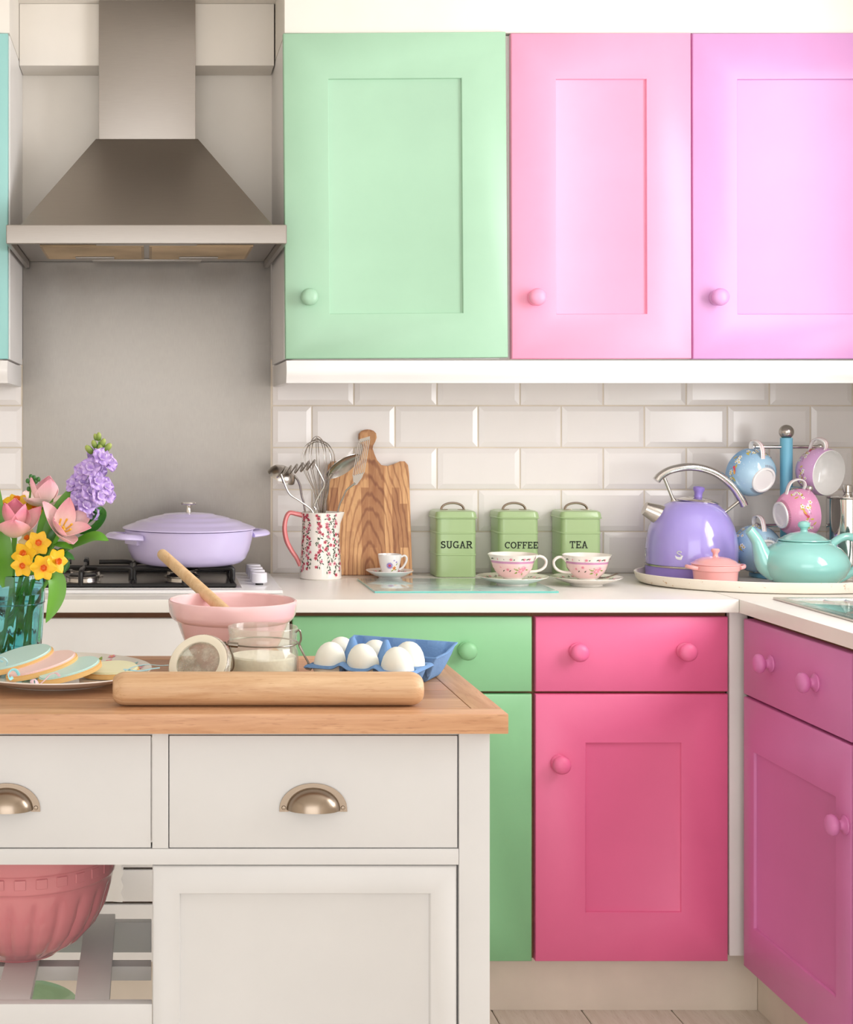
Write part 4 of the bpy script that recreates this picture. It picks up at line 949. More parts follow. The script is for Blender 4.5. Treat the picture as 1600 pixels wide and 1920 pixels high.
# cafetiere
fp = thing('cafetiere', 'polished chrome cafetiere behind the aqua teapot', 'cafetiere', (X(1590, 3.41), Y(3.41), TZ))
obj('body', lathe([(0, 0), (.044, 0), (.046, .002), (.046, .186), (.044, .188), (0, .188)], 56), 'chrome', fp)
l_ = obj('lid', lathe([(0, .197), (.012, .1965), (.035, .194), (.0465, .191), (.0475, .189), (.046, .1882), (0, .1882)], 56), 'chrome', fp)
obj('plunger_knob', lathe([(0, .1965), (.0085, .1965), (.0085, .2), (.0105, .2015), (.0112, .2165), (.0095, .2185), (0, .2185)], 28), 'chrome', l_)
obj('handle', tube(spl([(.044, 0, .165), (.06, 0, .17), (.074, 0, .16), (.076, 0, .1), (.07, 0, .04), (.058, 0, .026), (.044, 0, .028)], 6), .005, 12, flat=1.6), 'satin_steel', fp)
# ---------------------------------------------------------------- things on the island
ceramic('bowl_pink', '#F6C9CB', 0.2, 0.4); ceramic('bowl_rose', '#CF7F84', 0.18, 0.5)
glass('clear_glass', (1, 1, 1, 1)); thin_glass('lid_glass', lin('#F2F4EE'), 0.6); thin_glass('jar_glass', lin('#FAFBF8'), 0.22); glass('vase_glass', lin('#B9ECF2')); glass('water', lin('#E6F7F2'), 0, 1.33); thin_glass('green_glass', lin('#CFE8D6'))
paint('flour', '#FBF4E6', 0.95, 0.05, 0.6); paint('carton_blue', '#6F95C4', 0.95, 0.14, 1.0); paint('egg_white', '#EFEFE4', 0.55, 0.03, 0.1)
paint('biscuit', '#E9BE7C', 0.8, 0.1, 0.5); paint('icing_blue', '#C6E3DC', 0.45, 0.03, 0.0); paint('icing_pink', '#F6D3CE', 0.45, 0.03, 0.0); paint('icing_yellow', '#EEEBC6', 0.5, 0.06, 0.2)
paint('ribbon_aqua', '#8FD0D6', 0.5); paint('ribbon_pink', '#F3CCD6', 0.5); paint('ribbon_blue', '#B5E0EA', 0.5)
paint('egg_stamp', '#E9A6C4', 0.5, 0, 0); paint('jar_seal', '#E8E0CC', 0.6)

# rolling pin
rp = []
Lp, rr = .198, .0214
for k in range(9): a = PI / 2 * k / 8; rp.append((.0135 * 0 + (rr - .012) * (1 if k else 0) * 1 + .012 * math.sin(a) if k else 0, -Lp + .018 - .018 * math.cos(a)))
rp[0] = (0, -Lp)
rp = rp + [(r, -z) for r, z in rp[::-1]]
pin = obj('rolling_pin', xf(lathe(rp, 48), Matrix.Rotation(R(90), 4, 'Y')), 'pin_beech', None, (X(502, 1.887), Y(1.887), IZ + rr + .0001))
tag(pin, 'handleless beech rolling pin at the front of the island', 'rolling pin')

# pale pink mixing bowl with wooden spoon
BX, BDp = X(436, 2.182), 2.182
mb = thing('mixing_bowl', 'pale pink mixing bowl with a deep collar on the island', 'bowl', (BX, Y(BDp), IZ + .0002))
obj('bowl_body', lathe([(0, .003), (.04, .003), (.042, 0), (.047, 0), (.05, .005), (.062, .022), (.0735, .044), (.0805, .063), (.0822, .0685), (.0865, .0705), (.09, .074), (.093, .08), (.0948, .096), (.0945, .099), (.0925, .1), (.0905, .0985), (.0885, .085), (.0785, .064), (.071, .045), (.058, .023), (.04, .01), (0, .008)], 80), 'bowl_pink', mb)
ws = thing('wooden_spoon', 'wooden spoon standing in the pale pink mixing bowl', 'spoon', (BX + .044, Y(2.143), IZ + .036))
top_ = Vector((X(303, 2.36), Y(2.36), Z(1038, 2.36))) - Vector(ws.location)
obj('handle', tube(spl([(0, 0, 0), top_ * .25, top_ * .5, top_ * .75, top_ * .985, top_], 5), [.0085, .0095, .0095, .0092, .0088, .004], 16), 'spoon_wood', ws)
dv = top_.normalized()
def spb(u, v):
    s = (v - .5) * 2; w_ = .017 * math.sin(PI * min(1, max(.02, u))) ** .6
    return Vector((0, 0, 0)) - dv * (u * .032 - .006) + Vector((.87, .5, 0)) * (s * w_) + Vector((0, 0, -.004 * math.sin(PI * u) * (1 - s * s)))
obj('spoon_head', grid(12, 8, spb, .004), 'spoon_wood', ws)

# clip-top jar of flour
JX, JD = X(493, 2.03), 2.03
jr = thing('clip_jar', 'clip top glass jar of flour with its lid off', 'jar', (JX, Y(JD), IZ + .0002), R(-5))
jo = [(.043, 0), (.0465, .003), (.0488, .012), (.0492, .035), (.048, .048), (.0455, .0545), (.0452, .058), (.0468, .0615), (.047, .064), (.0462, .0665), (.0472, .07), (.0482, .0785), (.0475, .0808)]
obj('jar_body', lathe([(0, .002)] + jo + [(.0462, .0808), (.0452, .078), (.0448, .066), (.0432, .058), (.0445, .053), (.046, .046), (.0466, .034), (.0462, .012), (.043, .006), (0, .005)], 64), 'jar_glass', jr)
ring = [(.0478 * math.cos(2 * PI * k / 40), .0478 * math.sin(2 * PI * k / 40), .0592) for k in range(40)]
obj('neck_wire', tube(ring, .0011, 8, closed=True), 'wire', jr)
def jclip(s):
    b = bmesh.new()
    if s < 0:
        tube(spl([(-.035, -.034, .0595), (-.043, -.036, .06), (-.054, -.03, .061), (-.06, -.028, .059), (-.0605, -.028, .052), (-.056, -.028, .05)], 5), .0015, 8, bm=b)
        obj('clip_coil', tube([(-.033, -.0345, .0595), (-.046, -.0345, .0605)], .0036, 12), 'wire', jr)
        obj('clip_coil', tube([(-.05, -.033, .0605), (-.061, -.029, .0605)], .0036, 12), 'wire', jr)
        obj('bail', tube(spl([(-.05, -.036, .062), (-.0575, -.036, .045), (-.058, -.036, .032), (-.05, -.037, .024), (-.041, -.037, .027), (-.039, -.037, .04), (-.044, -.037, .058)], 6), .0013, 8), 'wire', jr)
    else:
        tube(spl([(.044, -.016, .076), (.05, -.014, .078), (.052, -.012, .066), (.0495, -.012, .058), (.053, -.012, .05), (.062, -.012, .034), (.067, -.012, .0255)], 5), .0014, 8, bm=b)
    obj('wire_clip', b, 'wire', jr)
    if s > 0:
        obj('wire_clip', tube(spl([(.05, -.008, .058), (.056, -.008, .044), (.062, -.01, .033), (.058, -.012, .027), (.0655, -.014, .0245)], 5), .0014, 8), 'wire', jr)
jclip(-1); jclip(1)
rn = random.Random(2)
fl_b = lathe([(0, .0055), (.0425, .0065), (.0455, .0125), (.0459, .026), (.0456, .04), (.043, .042), (.03, .0405), (.015, .042), (0, .041)], 48, lambda a, z, k: (.0008 * math.sin(5 * a + k) if k > 4 else 0))
tag(obj('flour', fl_b, 'flour', None, (JX, Y(JD), IZ + .0002)), 'cream coloured flour half filling the clip top jar', 'flour', kind='stuff')
jl = obj('jar_lid', lathe([(.03, -.004), (.036, -.006), (.0415, -.0055), (.0435, -.002), (.0435, .003), (.042, .006), (.0395, .0075), (.0385, .015), (.034, .0185), (0, .02), (0, .017), (.032, .0155), (.0352, .012), (.036, .004), (.0335, .001), (.03, -.001), (.03, -.004)], 56), 'lid_glass', None)
nd = Vector((-.36, -.72, .56)).normalized()
axes(jl, (X(374, 1.958), Y(1.958), IZ + .0405), -nd, (1, 0, 0))
tag(jl, 'open glass jar lid propped against the flour jar', 'jar lid')
sl_ = obj('seal_ring', lathe([(.0305, -.0062), (.037, -.0075), (.0405, -.0068), (.0405, -.0058), (.036, -.0063), (.0305, -.0042)], 48), 'jar_seal', jl)

# blue egg carton
CXc, CDc, PHI = .3, 2.016, R(-28)
ec = thing('egg_carton', 'open blue pulp egg carton holding six white eggs', 'egg carton', (CXc, Y(CDc), IZ + .0003), PHI)
CL, CWd = .152, .1; P3 = (-.0478, 0, .0478); P2 = (-.0238, .0238)
def carton(u, v):
    x, y = (u - .5) * CL, (v - .5) * CWd; z = .032
    for cx in P3:
        for cy in P2:
            r = math.hypot(x - cx, y - cy) / .0245
            if r < 1: z = min(z, .0012 + .031 * min(1, max(0, (r - .42) / .58)) ** 1.1)
    for px_ in (-.0239, .0239):
        r = math.hypot((x - px_) / .0095, y / .013)
        if r < 1.6: z = max(z, .032 + .034 * max(0, 1 - max(0, r - .35) / 1.25))
    e = max(abs(x) / (CL / 2), abs(y) / (CWd / 2))
    for px_ in (-.0239, .0239):
        if abs(y) > .035: z = max(z, .032 + .006 * math.exp(-((x - px_) / .008) ** 2))
    if e > .965: z -= .0035 * (e - .965) / .035
    return (x, y, z)
obj('egg_tray', grid(76, 50, carton, .0016), 'carton_blue', ec, smooth=60)
def lidf(u, v):
    a, b_ = (u - .5) * 2, (v - .5) * 2
    ex, ey = 1 - abs(a), 1 - abs(b_); cor = .010 * math.cos(a * PI * 3.0) ** 2 * (1 if ey < .45 else 0)
    wall = lambda e, w_: min(1, max(0, (e - .05) / w_))
    h = min(wall(ex, .2), wall(ey, .34)); z = .0385 - .0365 * (h ** .75)
    flare = 1 + .03 * (1 - h)
    s = 1 - .15 * math.sin(PI * min(1, h)) * (.5 + .5 * math.cos(a * PI * 3.0)) * (1 if ex > .2 else 0)
    return (a * CL / 2 * flare, .103 + b_ * CWd / 2 * flare * s, z + .008 * max(0, b_) * (1 - h))
obj('carton_lid', grid(60, 44, lidf, .0016), 'carton_blue', ec, smooth=60)
eggp = [(0, -.0275), (.007, -.0267), (.0135, -.0232), (.0188, -.0165), (.0217, -.008), (.0223, .0), (.0212, .009), (.0185, .0175), (.0145, .0242), (.0095, .0286), (.005, .0306), (0, .0312)]
EGGL = ['white egg beside the rolling pin at the flour jar end', 'white egg in the middle of the row beside the rolling pin', '', 'white egg beside the open lid at the mixing bowl end', 'white egg in the middle of the row beside the lid', 'white egg beside the lid, next to the stamped egg']
egg_me = None; rotm = Matrix.Rotation(PHI, 4, 'Z')
for j, cy in enumerate(P2):
    for i_, cx in enumerate(P3):
        p = rotm @ Vector((cx, cy, 0)); lo = (CXc + p.x, Y(CDc) + p.y, IZ + .0305 + (.001 if (i_ + j) % 2 else 0))
        if egg_me is None: e = obj('egg', lathe(eggp, 40), 'egg_white'); egg_me = e
        else: e = copy_of(egg_me)
        e.location = lo; e.rotation_euler = (R(random.uniform(-7, 7)), R(random.uniform(-7, 7)), random.random() * 6)
        if j == 0 and i_ == 2: tag(e, 'white egg with a pink stamp in the corner of the carton', 'egg', 'eggs in the blue carton'); stamped = e; e.rotation_euler = (0, 0, 0)
        else: tag(e, EGGL[j * 3 + i_], 'egg', 'eggs in the blue carton')
st = on_lathe(eggp, R(-104), .02)
obj('stamp', printed([(-.002, -.0125, STEM, .0011, 1.57, 0), (.0, -.0125, STEM, .0011, 1.2, 0), (.002, -.0125, DISC, .0009, 1.57, 0), (-.0008, -.0112, STEM, .002, 0, 0), (.0008, -.0138, STEM, .0018, 0, 0)], st), 'egg_stamp', stamped, smooth=0)['kind'] = 'stuff'

# floral plate with iced biscuits
PXc, PDc = -.131, 2.072
pl_ = thing('plate', 'round floral plate of iced biscuits on the island', 'plate', (PXc, Y(PDc), IZ + .0002))
pup = [(.1345, .0185), (.118, .0135), (.1, .0075), (.085, .006), (0, .0055)]
obj('dish', lathe([(0, .001), (.078, .001), (.08, 0), (.084, 0), (.086, .002), (.104, .0055), (.121, .011), (.1345, .017)] + pup, 96), 'cream_china', pl_)
mk = []; rn = random.Random(21); f_ = rprof([(z, r) for r, z in pup])
for q in range(70):
    a = rn.random() * 2 * PI; r_ = rn.uniform(.088, .128); u, v = r_ * math.cos(a), r_ * math.sin(a)
    if rn.random() < .3: mk += [(u, v, BLOSSOM, rn.uniform(.005, .008), a, rn.choice((0, 0, 3)), .0006), (u, v, DISC, .002, 0, 2, .0008)]
    else: mk.append((u, v, LEAF, rn.uniform(.006, .011), rn.random() * 6, rn.choice((1, 1, 4)), .0004))
obj('plate_print', printed(mk, lambda u, v, l: (u, v, f_(min(.1342, math.hypot(u, v))) + l + .0004)), ['print_rose', 'print_leaf', 'print_orange', 'print_pinkpale', 'print_teal'], pl_, smooth=0)['kind'] = 'stuff'
def eggshape(L_, W_, k=1.0, n=40):
    return [(W_ / 2 * k * math.sin(t) * (1 - .14 * math.cos(t)), L_ / 2 * k * -math.cos(t)) for t in [2 * PI * i / n for i in range(n)]]
def slab(out, z0, z1, bev):
    b = bmesh.new(); f0 = b.faces.new([b.verts.new((x, y, z0)) for x, y in out]); r = bmesh.ops.extrude_face_region(b, geom=[f0])
    for v in [g for g in r['geom'] if isinstance(g, bmesh.types.BMVert)]: v.co.z = z1
    bmesh.ops.recalc_face_normals(b, faces=b.faces[:])
    bmesh.ops.bevel(b, geom=[e for e in b.edges if abs(e.verts[0].co.z - e.verts[1].co.z) < 1e-7 and e.verts[0].co.z > (z0 + z1) / 2], offset=bev, segments=2, affect='EDGES'); return b
def biscuit(label, px, d, h, rot, icing, L_, W_):
    t = thing('biscuit', label, 'biscuit', (X(px, d), Y(d), IZ + h), group='iced biscuits on the floral plate'); t.rotation_mode = 'ZYX'; t.rotation_euler = rot
    obj('base', slab(eggshape(L_, W_), -.0035, .0032, .0015), 'biscuit', t)
    ic = obj('icing', slab(eggshape(L_, W_, .955), .0033, .0058, .0016), icing, t)
    return t
b1 = biscuit('pale blue iced biscuit on top of the fanned biscuits', 30, 2.09, .0245, (R(8), R(-13), R(-62)), 'icing_blue', .112, .085)
b2 = biscuit('pale pink iced biscuit between two blue ones on the plate', 78, 2.056, .0222, (R(8), R(-13), R(-64)), 'icing_pink', .106, .076)
b3 = biscuit('pale blue iced biscuit leaning on the yellow one', 130, 2.03, .0198, (R(8), R(-12), R(-60)), 'icing_blue', .094, .07)
b4 = biscuit('pale yellow iced biscuit lying flat on the plate', 205, 2.068, .0138, (R(5), R(-2), R(-84)), 'icing_yellow', .085, .074)
def rib(parent, pts, mat, wdt=.0042):
    inv = parent.matrix_basis.inverted(); bpy.context.view_layer.update(); inv = parent.matrix_world.inverted()
    obj('ribbon', tube([inv @ p for p in spl(pts, 6)], wdt * .12, 8, flat=wdt / (wdt * .12) * .5, up=(0, -.3, 1)), mat, parent)
def pw(px, py, d): return Vector((X(px, d), Y(d), Z(py, d)))
rib(b1, [pw(5, 1241, 2.06), pw(-3, 1236, 2.05), pw(5, 1232, 2.045), pw(14, 1240, 2.04), pw(12, 1247, 2.05)], 'ribbon_blue')
rib(b2, [pw(36, 1266, 2.0), pw(30, 1257, 1.995), pw(22, 1256, 1.99), pw(16, 1264, 1.985), pw(18, 1273, 1.985), pw(24, 1270, 1.99)], 'ribbon_aqua')
rib(b3, [pw(112, 1268, 1.975), pw(105, 1262, 1.97), pw(94, 1265, 1.96), pw(84, 1275, 1.95), pw(76, 1282, 1.945)], 'ribbon_pink')
rib(b3, [pw(60, 1283, 1.947), pw(60, 1276, 1.95), pw(65, 1274, 1.955), pw(69, 1278, 1.95), pw(70, 1284, 1.945)], 'ribbon_pink', .006)
rib(b4, [pw(235, 1258, 2.0), pw(252, 1250, 2.01), pw(275, 1246, 2.02), pw(300, 1248, 2.025), pw(318, 1247, 2.03)], 'ribbon_blue')
rib(b4, [pw(232, 1255, 2.01), pw(262, 1258, 2.0), pw(285, 1254, 2.0), pw(300, 1252, 2.0)], 'ribbon_blue')

# ---------------------------------------------------------------- glass vase of flowers
VX, VD = -.212, 2.234
vs_ = thing('vase', 'embossed aqua glass tumbler vase holding spring flowers', 'vase', (VX, Y(VD), IZ + .0002))
rib_ = lambda a, z, k: (.0011 * math.cos(22 * a) if .018 < z < .085 and k < 9 else 0)
obj('vase_body', lathe([(0, .001), (.044, 0), (.0475, .002), (.0485, .012), (.0485, .018), (.0495, .04), (.0515, .07), (.053, .086), (.0545, .095), (.0548, .115), (.0572, .133), (.0565, .1345), (.0548, .133), (.0522, .115), (.0518, .095), (.049, .07), (.0468, .04), (.0458, .014), (.043, .01), (0, .009)], 88, rib_), 'vase_glass', vs_)
for zz_ in (.018, .09): obj('bead_ring', lathe([(.0505 + (zz_ > .05) * .0028 + .0012 * math.cos(q * PI / 4), zz_ + .0012 * math.sin(q * PI / 4)) for q in range(9)], 64), 'vase_glass', vs_)
obj('water', lathe([(0, .0095), (.0425, .0105), (.0452, .0145), (.0462, .04), (.0484, .07), (.0512, .095), (.0515, .104), (0, .104)], 56), 'water', vs_)

flower('tulip_pink', '#F48FA6', '#FBE6D6', .05); flower('tulip_pale', '#F5AEBC', '#FCEEE2', .045)
flower('daff_yellow', '#FAD42C', '#F5C21C', .02); flower('daff_cup', '#F58A1E', '#E8701A', .01); flower('daff_cream', '#FBF3DA', '#F6E6B0', .02)
flower('stock_lilac', '#DCC6F2', '#BC98E0', .007); flower('bud_green', '#A7B45E', '#6E8C3A', .01)
paint('leaf_green', '#5E9A2C', 0.4, 0.2, 0.1); paint('leaf_dark', '#35702A', 0.35, 0.2, 0.1); paint('stem_green', '#6CA83C', 0.45, 0.12, 0.05); paint('stamen', '#E8B23A', 0.7)
def petal(L_, W_, o0, o1, cup=.25, ruf=0.0, tip=.7, n=8, m_=6, seed=0):
    rn_ = random.Random(seed); ph = rn_.random() * 6
    pts = []; r_ = z_ = 0.0
    for i in range(n + 1):
        pts.append((r_, z_)); a = R(o0 + (o1 - o0) * (i / n)); r_ += L_ / n * math.sin(a); z_ += L_ / n * math.cos(a)
    def fn(u, v):
        i = min(n - 1, int(u * n)); t_ = u * n - i; r0 = pts[i][0] + (pts[i + 1][0] - pts[i][0]) * t_; z0 = pts[i][1] + (pts[i + 1][1] - pts[i][1]) * t_
        a = R(o0 + (o1 - o0) * u); w_ = W_ / 2 * math.sin(PI * (u ** tip) * .985 + .0) ** .75 if 0 < u else 0.0
        if u >= 1: w_ = W_ * .04
        s = (v - .5) * 2; q = cup * w_ * s * s + ruf * math.sin(s * 6 + ph) * u * W_
        return (r0 - q * math.cos(a), s * w_, z0 + q * math.sin(a))
    return fn, n, m_
def petal_obj(parent, mat, ang, *a, **k):
    fn, n, m_ = petal(*a, **k); return obj('petal', grid(n, m_, fn, .0005), mat, parent, (0, 0, 0), (0, 0, ang), smooth=80)
def setframe(o, loc_, zd, xd=(1, 0, .1)):
    z = Vector(zd).normalized(); x = Vector(xd); x = (x - z * x.dot(z)).normalized(); y = z.cross(x)
    o.matrix_basis = Matrix.Translation(loc_) @ Matrix((x, y, z)).transposed().to_4x4()
GF = 'cut flowers in the aqua vase'
VB = Vector((VX, Y(VD), IZ))
def rel(px, py, d): return pw(px, py, d) - VB
def stem_to(t, head, ang, rad=.003, mid=None, mat='stem_green'):
    bx, by = .026 * math.cos(ang), .026 * math.sin(ang)
    rim = Vector((head.x * .55, head.y * .55, .12)); rl = math.hypot(rim.x, rim.y)
    if rl > .042: rim.x *= .042 / rl; rim.y *= .042 / rl
    pts = [Vector((bx, by, .0135)), Vector((bx * .4 + rim.x * .5, by * .4 + rim.y * .5, .065)), rim] + ([mid] if mid else []) + [head]
    return obj('stem', tube(spl(pts, 6), rad, 8), mat, t)
def blade(pts, wmax, fold=.25, n=18, mat='leaf_green', parent=None, face=(0, -1, .3), twist=0.0, tipw=.8, name='leaf'):
    S = spl(pts, 6); 
    def at(u):
        k = u * (len(S) - 1); i = min(len(S) - 2, int(k)); return S[i].lerp(S[i + 1], k - i)
    def fn(u, v):
        p = at(u); tg = (at(min(1, u + .03)) - at(max(0, u - .03))).normalized(); f = Vector(face); f = (f - tg * f.dot(tg)).normalized(); w_ = tg.cross(f)
        if twist: rt = Matrix.Rotation(twist * u, 3, tg); w_ = rt @ w_; f = rt @ f
        ww = wmax / 2 * max(.02, math.sin(PI * (.08 + .92 * u ** tipw)) ** .8) if u < 1 else wmax * .01
        s = (v - .5) * 2; return p + w_ * (s * ww) + f * (fold * ww * s * s)
    return obj(name, grid(n, 6, fn, .0006), mat, parent, smooth=70)
def tulip(label, base, axis, L_, mat, opens, ang, W_=.034, roll=0.0, mid=None, stam=False, tp=1.0):
    t = thing('tulip', label, 'flower', VB, group=GF); hd = rel(*base); stem_to(t, hd, ang, .0032, mid)
    core = obj('flower_head', lathe([(0, -.002), (.004, -.001), (.0045, .004), (.003, .012), (.0022, .016), (0, .017)], 14), 'leaf_green' if not stam else 'stamen', t)
    setframe(core, hd, axis)
    for k in range(6):
        o0, o1 = opens[k % len(opens)]
        petal_obj(core, mat, roll + k * PI / 3, L_ * (1 if k % 2 else 1.06), W_, o0, o1, .45, .03, tp, seed=k)
    if stam:
        for k in range(6):
            a = k * PI / 3 + .3; obj('stamen', tube([(.002 * math.cos(a), .002 * math.sin(a), .004), (.009 * math.cos(a), .009 * math.sin(a), .017), (.0105 * math.cos(a), .0105 * math.sin(a), .023)], [.0008, .0012, .0018], 8), 'stamen', core)
    return t
t1 = tulip('rose pink tulip with a cupped half open flower', (26, 1008, 2.185), (.06, -.28, 1), .06, 'tulip_pink', [(72, 12), (40, -14)], 4.2, .048, .55)
t2 = tulip('pale pink tulip opened wide behind the others', (82, 950, 2.25), (.0, -.1, 1), .052, 'tulip_pale', [(85, 50), (55, -18)], 1.0, .042, .1)
t3 = tulip('pink tulip opened flat showing yellow stamens', (112, 1000, 2.19), (.42, -.62, .62), .056, 'tulip_pale', [(62, 38), (48, 22)], 5.6, .034, .6, stam=True, tp=.8)
blade([rel(68, 1090, 2.21), rel(80, 1010, 2.22), rel(90, 960, 2.24), rel(98, 920, 2.25)], .022, parent=t2, mat='leaf_green')
blade([rel(75, 1085, 2.2), rel(92, 1010, 2.215), rel(118, 945, 2.215), rel(162, 893, 2.21)], .026, parent=t3, mat='leaf_green', face=(-.3, -1, .5))
blade([rel(10, 1100, 2.18), rel(2, 1040, 2.17), rel(-6, 970, 2.17), rel(-4, 905, 2.18)], .034, parent=t1, mat='leaf_green', face=(.5, -1, .1))
blade([rel(84, 1078, 2.205), rel(103, 1082, 2.2), rel(106, 1110, 2.2), rel(98, 1140, 2.2), rel(86, 1168, 2.2)], .028, parent=t3, mat='stem_green', face=(.4, -1, 0), tipw=.9)
blade([rel(90, 1070, 2.205), rel(70, 1050, 2.2), rel(100, 1000, 2.2), rel(112, 945, 2.205)], .016, parent=t1, mat='leaf_dark')

def narcissus(label, heads, ang, mat='daff_yellow', size=1.0, joint=None):
    t = thing('narcissus', label, 'flower', VB, group=GF)
    jn = rel(*joint); stem_to(t, jn, ang, .0032)
    for k, (px, py, d, ax) in enumerate(heads):
        hd = rel(px, py, d); s = size * (1 + .08 * math.sin(k * 2.3))
        c = obj('corona', lathe([(.0008, 0), (.0032 * s, .0006), (.0042 * s, .003 * s), (.0052 * s, .0066 * s), (.0047 * s, .0066 * s), (.003 * s, .002), (.0005, .0014)], 18, lambda a, z, kk: .0004 * math.sin(6 * a) * (z > .005)), 'daff_cup', t)
        setframe(c, hd, ax)
        for j in range(6): petal_obj(c, mat, j * PI / 3 + k, .0195 * s, .0175 * s, 92 - 6 * (j % 2), 74, -.12, .02, .72, seed=j + k)
        obj('flower_stalk', tube(spl([jn, (jn + hd) / 2 + Vector((0, .006, .006)), hd + Vector((0, .004, 0))], 5), .0013, 6), 'stem_green', t)
    return t
narcissus('cluster of yellow narcissus with orange cups at the vase rim', [(72, 1019, 2.165, (.1, -.9, .25)), (46, 1040, 2.16, (-.3, -.75, .35)), (43, 1060, 2.152, (-.1, -.95, -.05)), (81, 1064, 2.15, (.15, -.95, -.05)), (106, 1052, 2.16, (.6, -.7, 0))], 3.6, joint=(72, 1062, 2.19))
narcissus('pale cream narcissus just behind the yellow cluster', [(53, 1011, 2.18, (-.4, -.6, .5))], 2.4, 'daff_cream', .85, joint=(55, 1030, 2.195))
narcissus('yellow narcissus tucked behind the rose pink tulip', [(6, 952, 2.235, (-.2, -.7, .6)), (32, 940, 2.24, (.0, -.4, .9)), (62, 956, 2.238, (.4, -.6, .5))], .6, joint=(30, 985, 2.24))

sk_ = thing('stock', 'tall lilac stock flower spike leaning to the right', 'flower', VB, group=GF)
ax_ = [rel(128, 1010, 2.215), rel(148, 955, 2.205), rel(168, 890, 2.2), rel(187, 828, 2.195)]
stem_to(sk_, ax_[-1], 2.0, .0026, None) if 0 else obj('stem', tube(spl([Vector((-.01, .012, .0135)), Vector((.02, 0, .07)), rel(92, 1085, 2.222)] + ax_, 6), [.003, .003, .003, .0028, .0024, .0018], 8), 'stem_green', sk_)
rn = random.Random(12)
fl_pos = [(190, 858), (203, 868), (180, 852), (170, 876), (156, 884), (182, 884), (180, 902), (158, 906), (140, 908), (168, 924), (196, 912), (200, 928), (184, 930), (150, 934), (138, 948), (160, 950), (172, 958), (148, 962)]
for k, (px, py) in enumerate(fl_pos):
    b = bmesh.new(); n_ = 9
    for j in range(n_):
        fn, n, m_ = petal(.0158 if j < 5 else .01, .017 if j < 5 else .012, (75 if j < 5 else 45), (80 if j < 5 else 40), .1, .12, 1.25, 7, 7, seed=k * 9 + j)
        g = grid(n, m_, fn); xf(g, Matrix.Rotation(j * 2 * PI / 5 * (1.0) + (.6 if j > 4 else 0), 4, 'Z')); join(b, g)
    bmesh.ops.remove_doubles(b, verts=b.verts[:], dist=.00005)
    o = obj('floret', b, 'stock_lilac', sk_, smooth=80)
    px_ax = 128 + (1010 - py) * (59 / 182.0); side = (px - px_ax) / 26
    setframe(o, rel(px, py, 2.185 + .012 * (k % 3)), (max(-1, min(1, side)) * .8, -.75, .3 + rn.uniform(-.2, .3)))
for (px, py, s) in ((185, 822, 1.0), (191, 834, 1.1), (178, 836, 1), (199, 842, 1.2), (170, 846, 1.2), (187, 845, 1.1), (180, 822, .8)):
    o = obj('bud', lathe([(0, -.004), (.003, -.003), (.0042, .001), (.0036, .006), (.0018, .009), (0, .0095)], 14), 'bud_green', sk_, smooth=60); setframe(o, rel(px, py, 2.193), ((px - 184) / 20, -.2, .8)); o.scale = (s, s, s)
blade([rel(128, 1012, 2.205), rel(150, 985, 2.2), rel(172, 972, 2.195), rel(181, 960, 2.19), rel(172, 955, 2.185)], .017, parent=sk_, mat='leaf_dark', face=(-.4, -.6, .6))
blade([rel(150, 1000, 2.205), rel(178, 990, 2.2), rel(194, 968, 2.195), rel(190, 955, 2.19), rel(182, 952, 2.19)], .013, parent=sk_, mat='leaf_dark', face=(-.3, -.8, .4))
blade([rel(118, 1035, 2.205), rel(150, 1018, 2.19), rel(180, 1008, 2.18), rel(204, 1014, 2.175)], .026, parent=sk_, mat='leaf_green', face=(0, -.55, .8), tipw=1.1)
blade([rel(95, 1020, 2.2), rel(112, 1022, 2.185), rel(126, 1026, 2.18), rel(138, 1030, 2.175)], .014, parent=sk_, mat='leaf_green', face=(0, -.5, .8))
blade([rel(110, 1030, 2.21), rel(120, 1038, 2.2), rel(132, 1044, 2.2), rel(140, 1050, 2.2)], .012, parent=sk_, mat='leaf_dark', face=(0, -.7, .6))
blade([rel(100, 1030, 2.215), rel(118, 1050, 2.21), rel(124, 1060, 2.21), rel(120, 1075, 2.21)], .014, parent=sk_, mat='leaf_dark', face=(.2, -.8, .4))
gs = thing('filler_sprig', 'small green budded sprig behind the pale pink tulip', 'flower', VB, group=GF)
stem_to(gs, rel(58, 912, 2.262), 1.6, .0016)
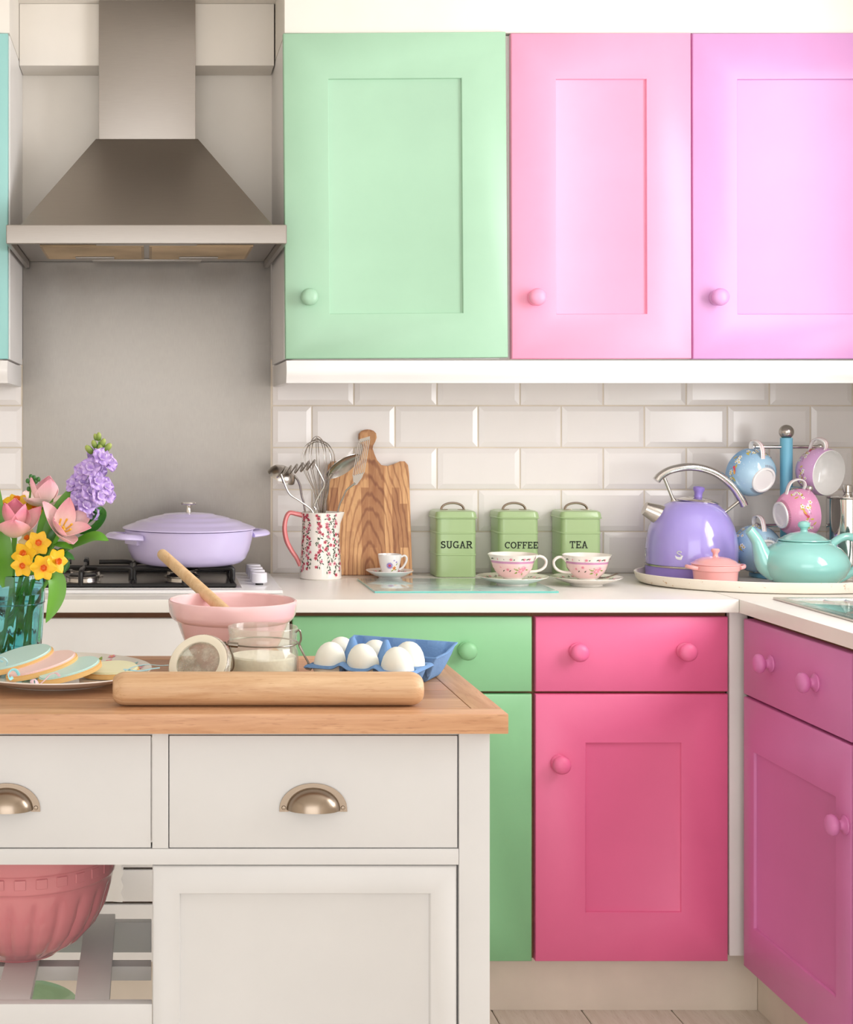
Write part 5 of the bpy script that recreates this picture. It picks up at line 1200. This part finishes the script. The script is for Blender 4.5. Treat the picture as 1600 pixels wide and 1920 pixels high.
for (px, py) in ((52, 903), (58, 895), (64, 897), (67, 904), (60, 905), (54, 918), (72, 900)):
    o = obj('bud', lathe([(0, -.003), (.0026, -.002), (.0034, .001), (.0026, .004), (0, .0052)], 12), 'leaf_dark', gs); o.location = rel(px, py, 2.262)
    obj('bud_stalk', tube([rel(58, 914, 2.262), rel(px, py, 2.262)], .0008, 6), 'stem_green', gs)

# ---------------------------------------------------------------- on the island's open shelf
fb = thing('fluted_bowl', 'large rose pink fluted mixing bowl on the slatted shelf', 'bowl', (-.1815, Y(2.05), sz - .0003))
flp = [(.05, 0), (.056, 0), (.0585, .003), (.066, .0075), (.088, .022), (.108, .044), (.1215, .07), (.1295, .098), (.1325, .113), (.1345, .115), (.1352, .12), (.1358, .138), (.1378, .14), (.139, .146), (.1405, .158)]
def flute(a, z, k):
    if k > 11 or z < .006 or z > .105: return 0
    e = min(1, (z - .006) / .016, (.105 - z) / .012); return -.0042 * e * (1 - abs(math.sin(a * 12))) ** 1.6 + .001 * e
fine = []
for (r0, z0), (r1, z1) in zip(flp, flp[1:]):
    for q in range(3): fine.append((r0 + (r1 - r0) * q / 3, z0 + (z1 - z0) * q / 3))
fine.append(flp[-1]); no = len(fine)
def flute2(a, z, k): return flute(a, z, 0) if 0 < k <= no else 0
obj('bowl_body', lathe([(0, .002)] + fine + [(.1385, .16), (.135, .157), (.128, .1), (.117, .07), (.1, .04), (.06, .012), (0, .009)], 224, flute2), 'bowl_rose', fb, smooth=50)
for q in range(30):
    a = 2 * PI * q / 30
    obj('border_block', xf(box(-.0075, .0075, -.0008, .0008, -.0065, .0065, .0006, 1), Matrix.Translation((.1351 * math.cos(a), .1362 * math.sin(a), .129)) @ Matrix.Rotation(a + PI / 2, 4, 'Z')), 'bowl_rose', fb)
gd = thing('glass_dish', 'pale green glass dish on the lower slatted shelf', 'dish', (-.2, Y(2.11), .3297))
obj('dish_body', lathe([(0, 0), (.04, 0), (.05, .004), (.062, .03), (.07, .062), (.076, .07), (.098, .0775), (.1, .0795), (.098, .081), (.074, .0735), (.067, .065), (.058, .032), (.046, .008), (0, .005)], 64), 'green_glass', gd)
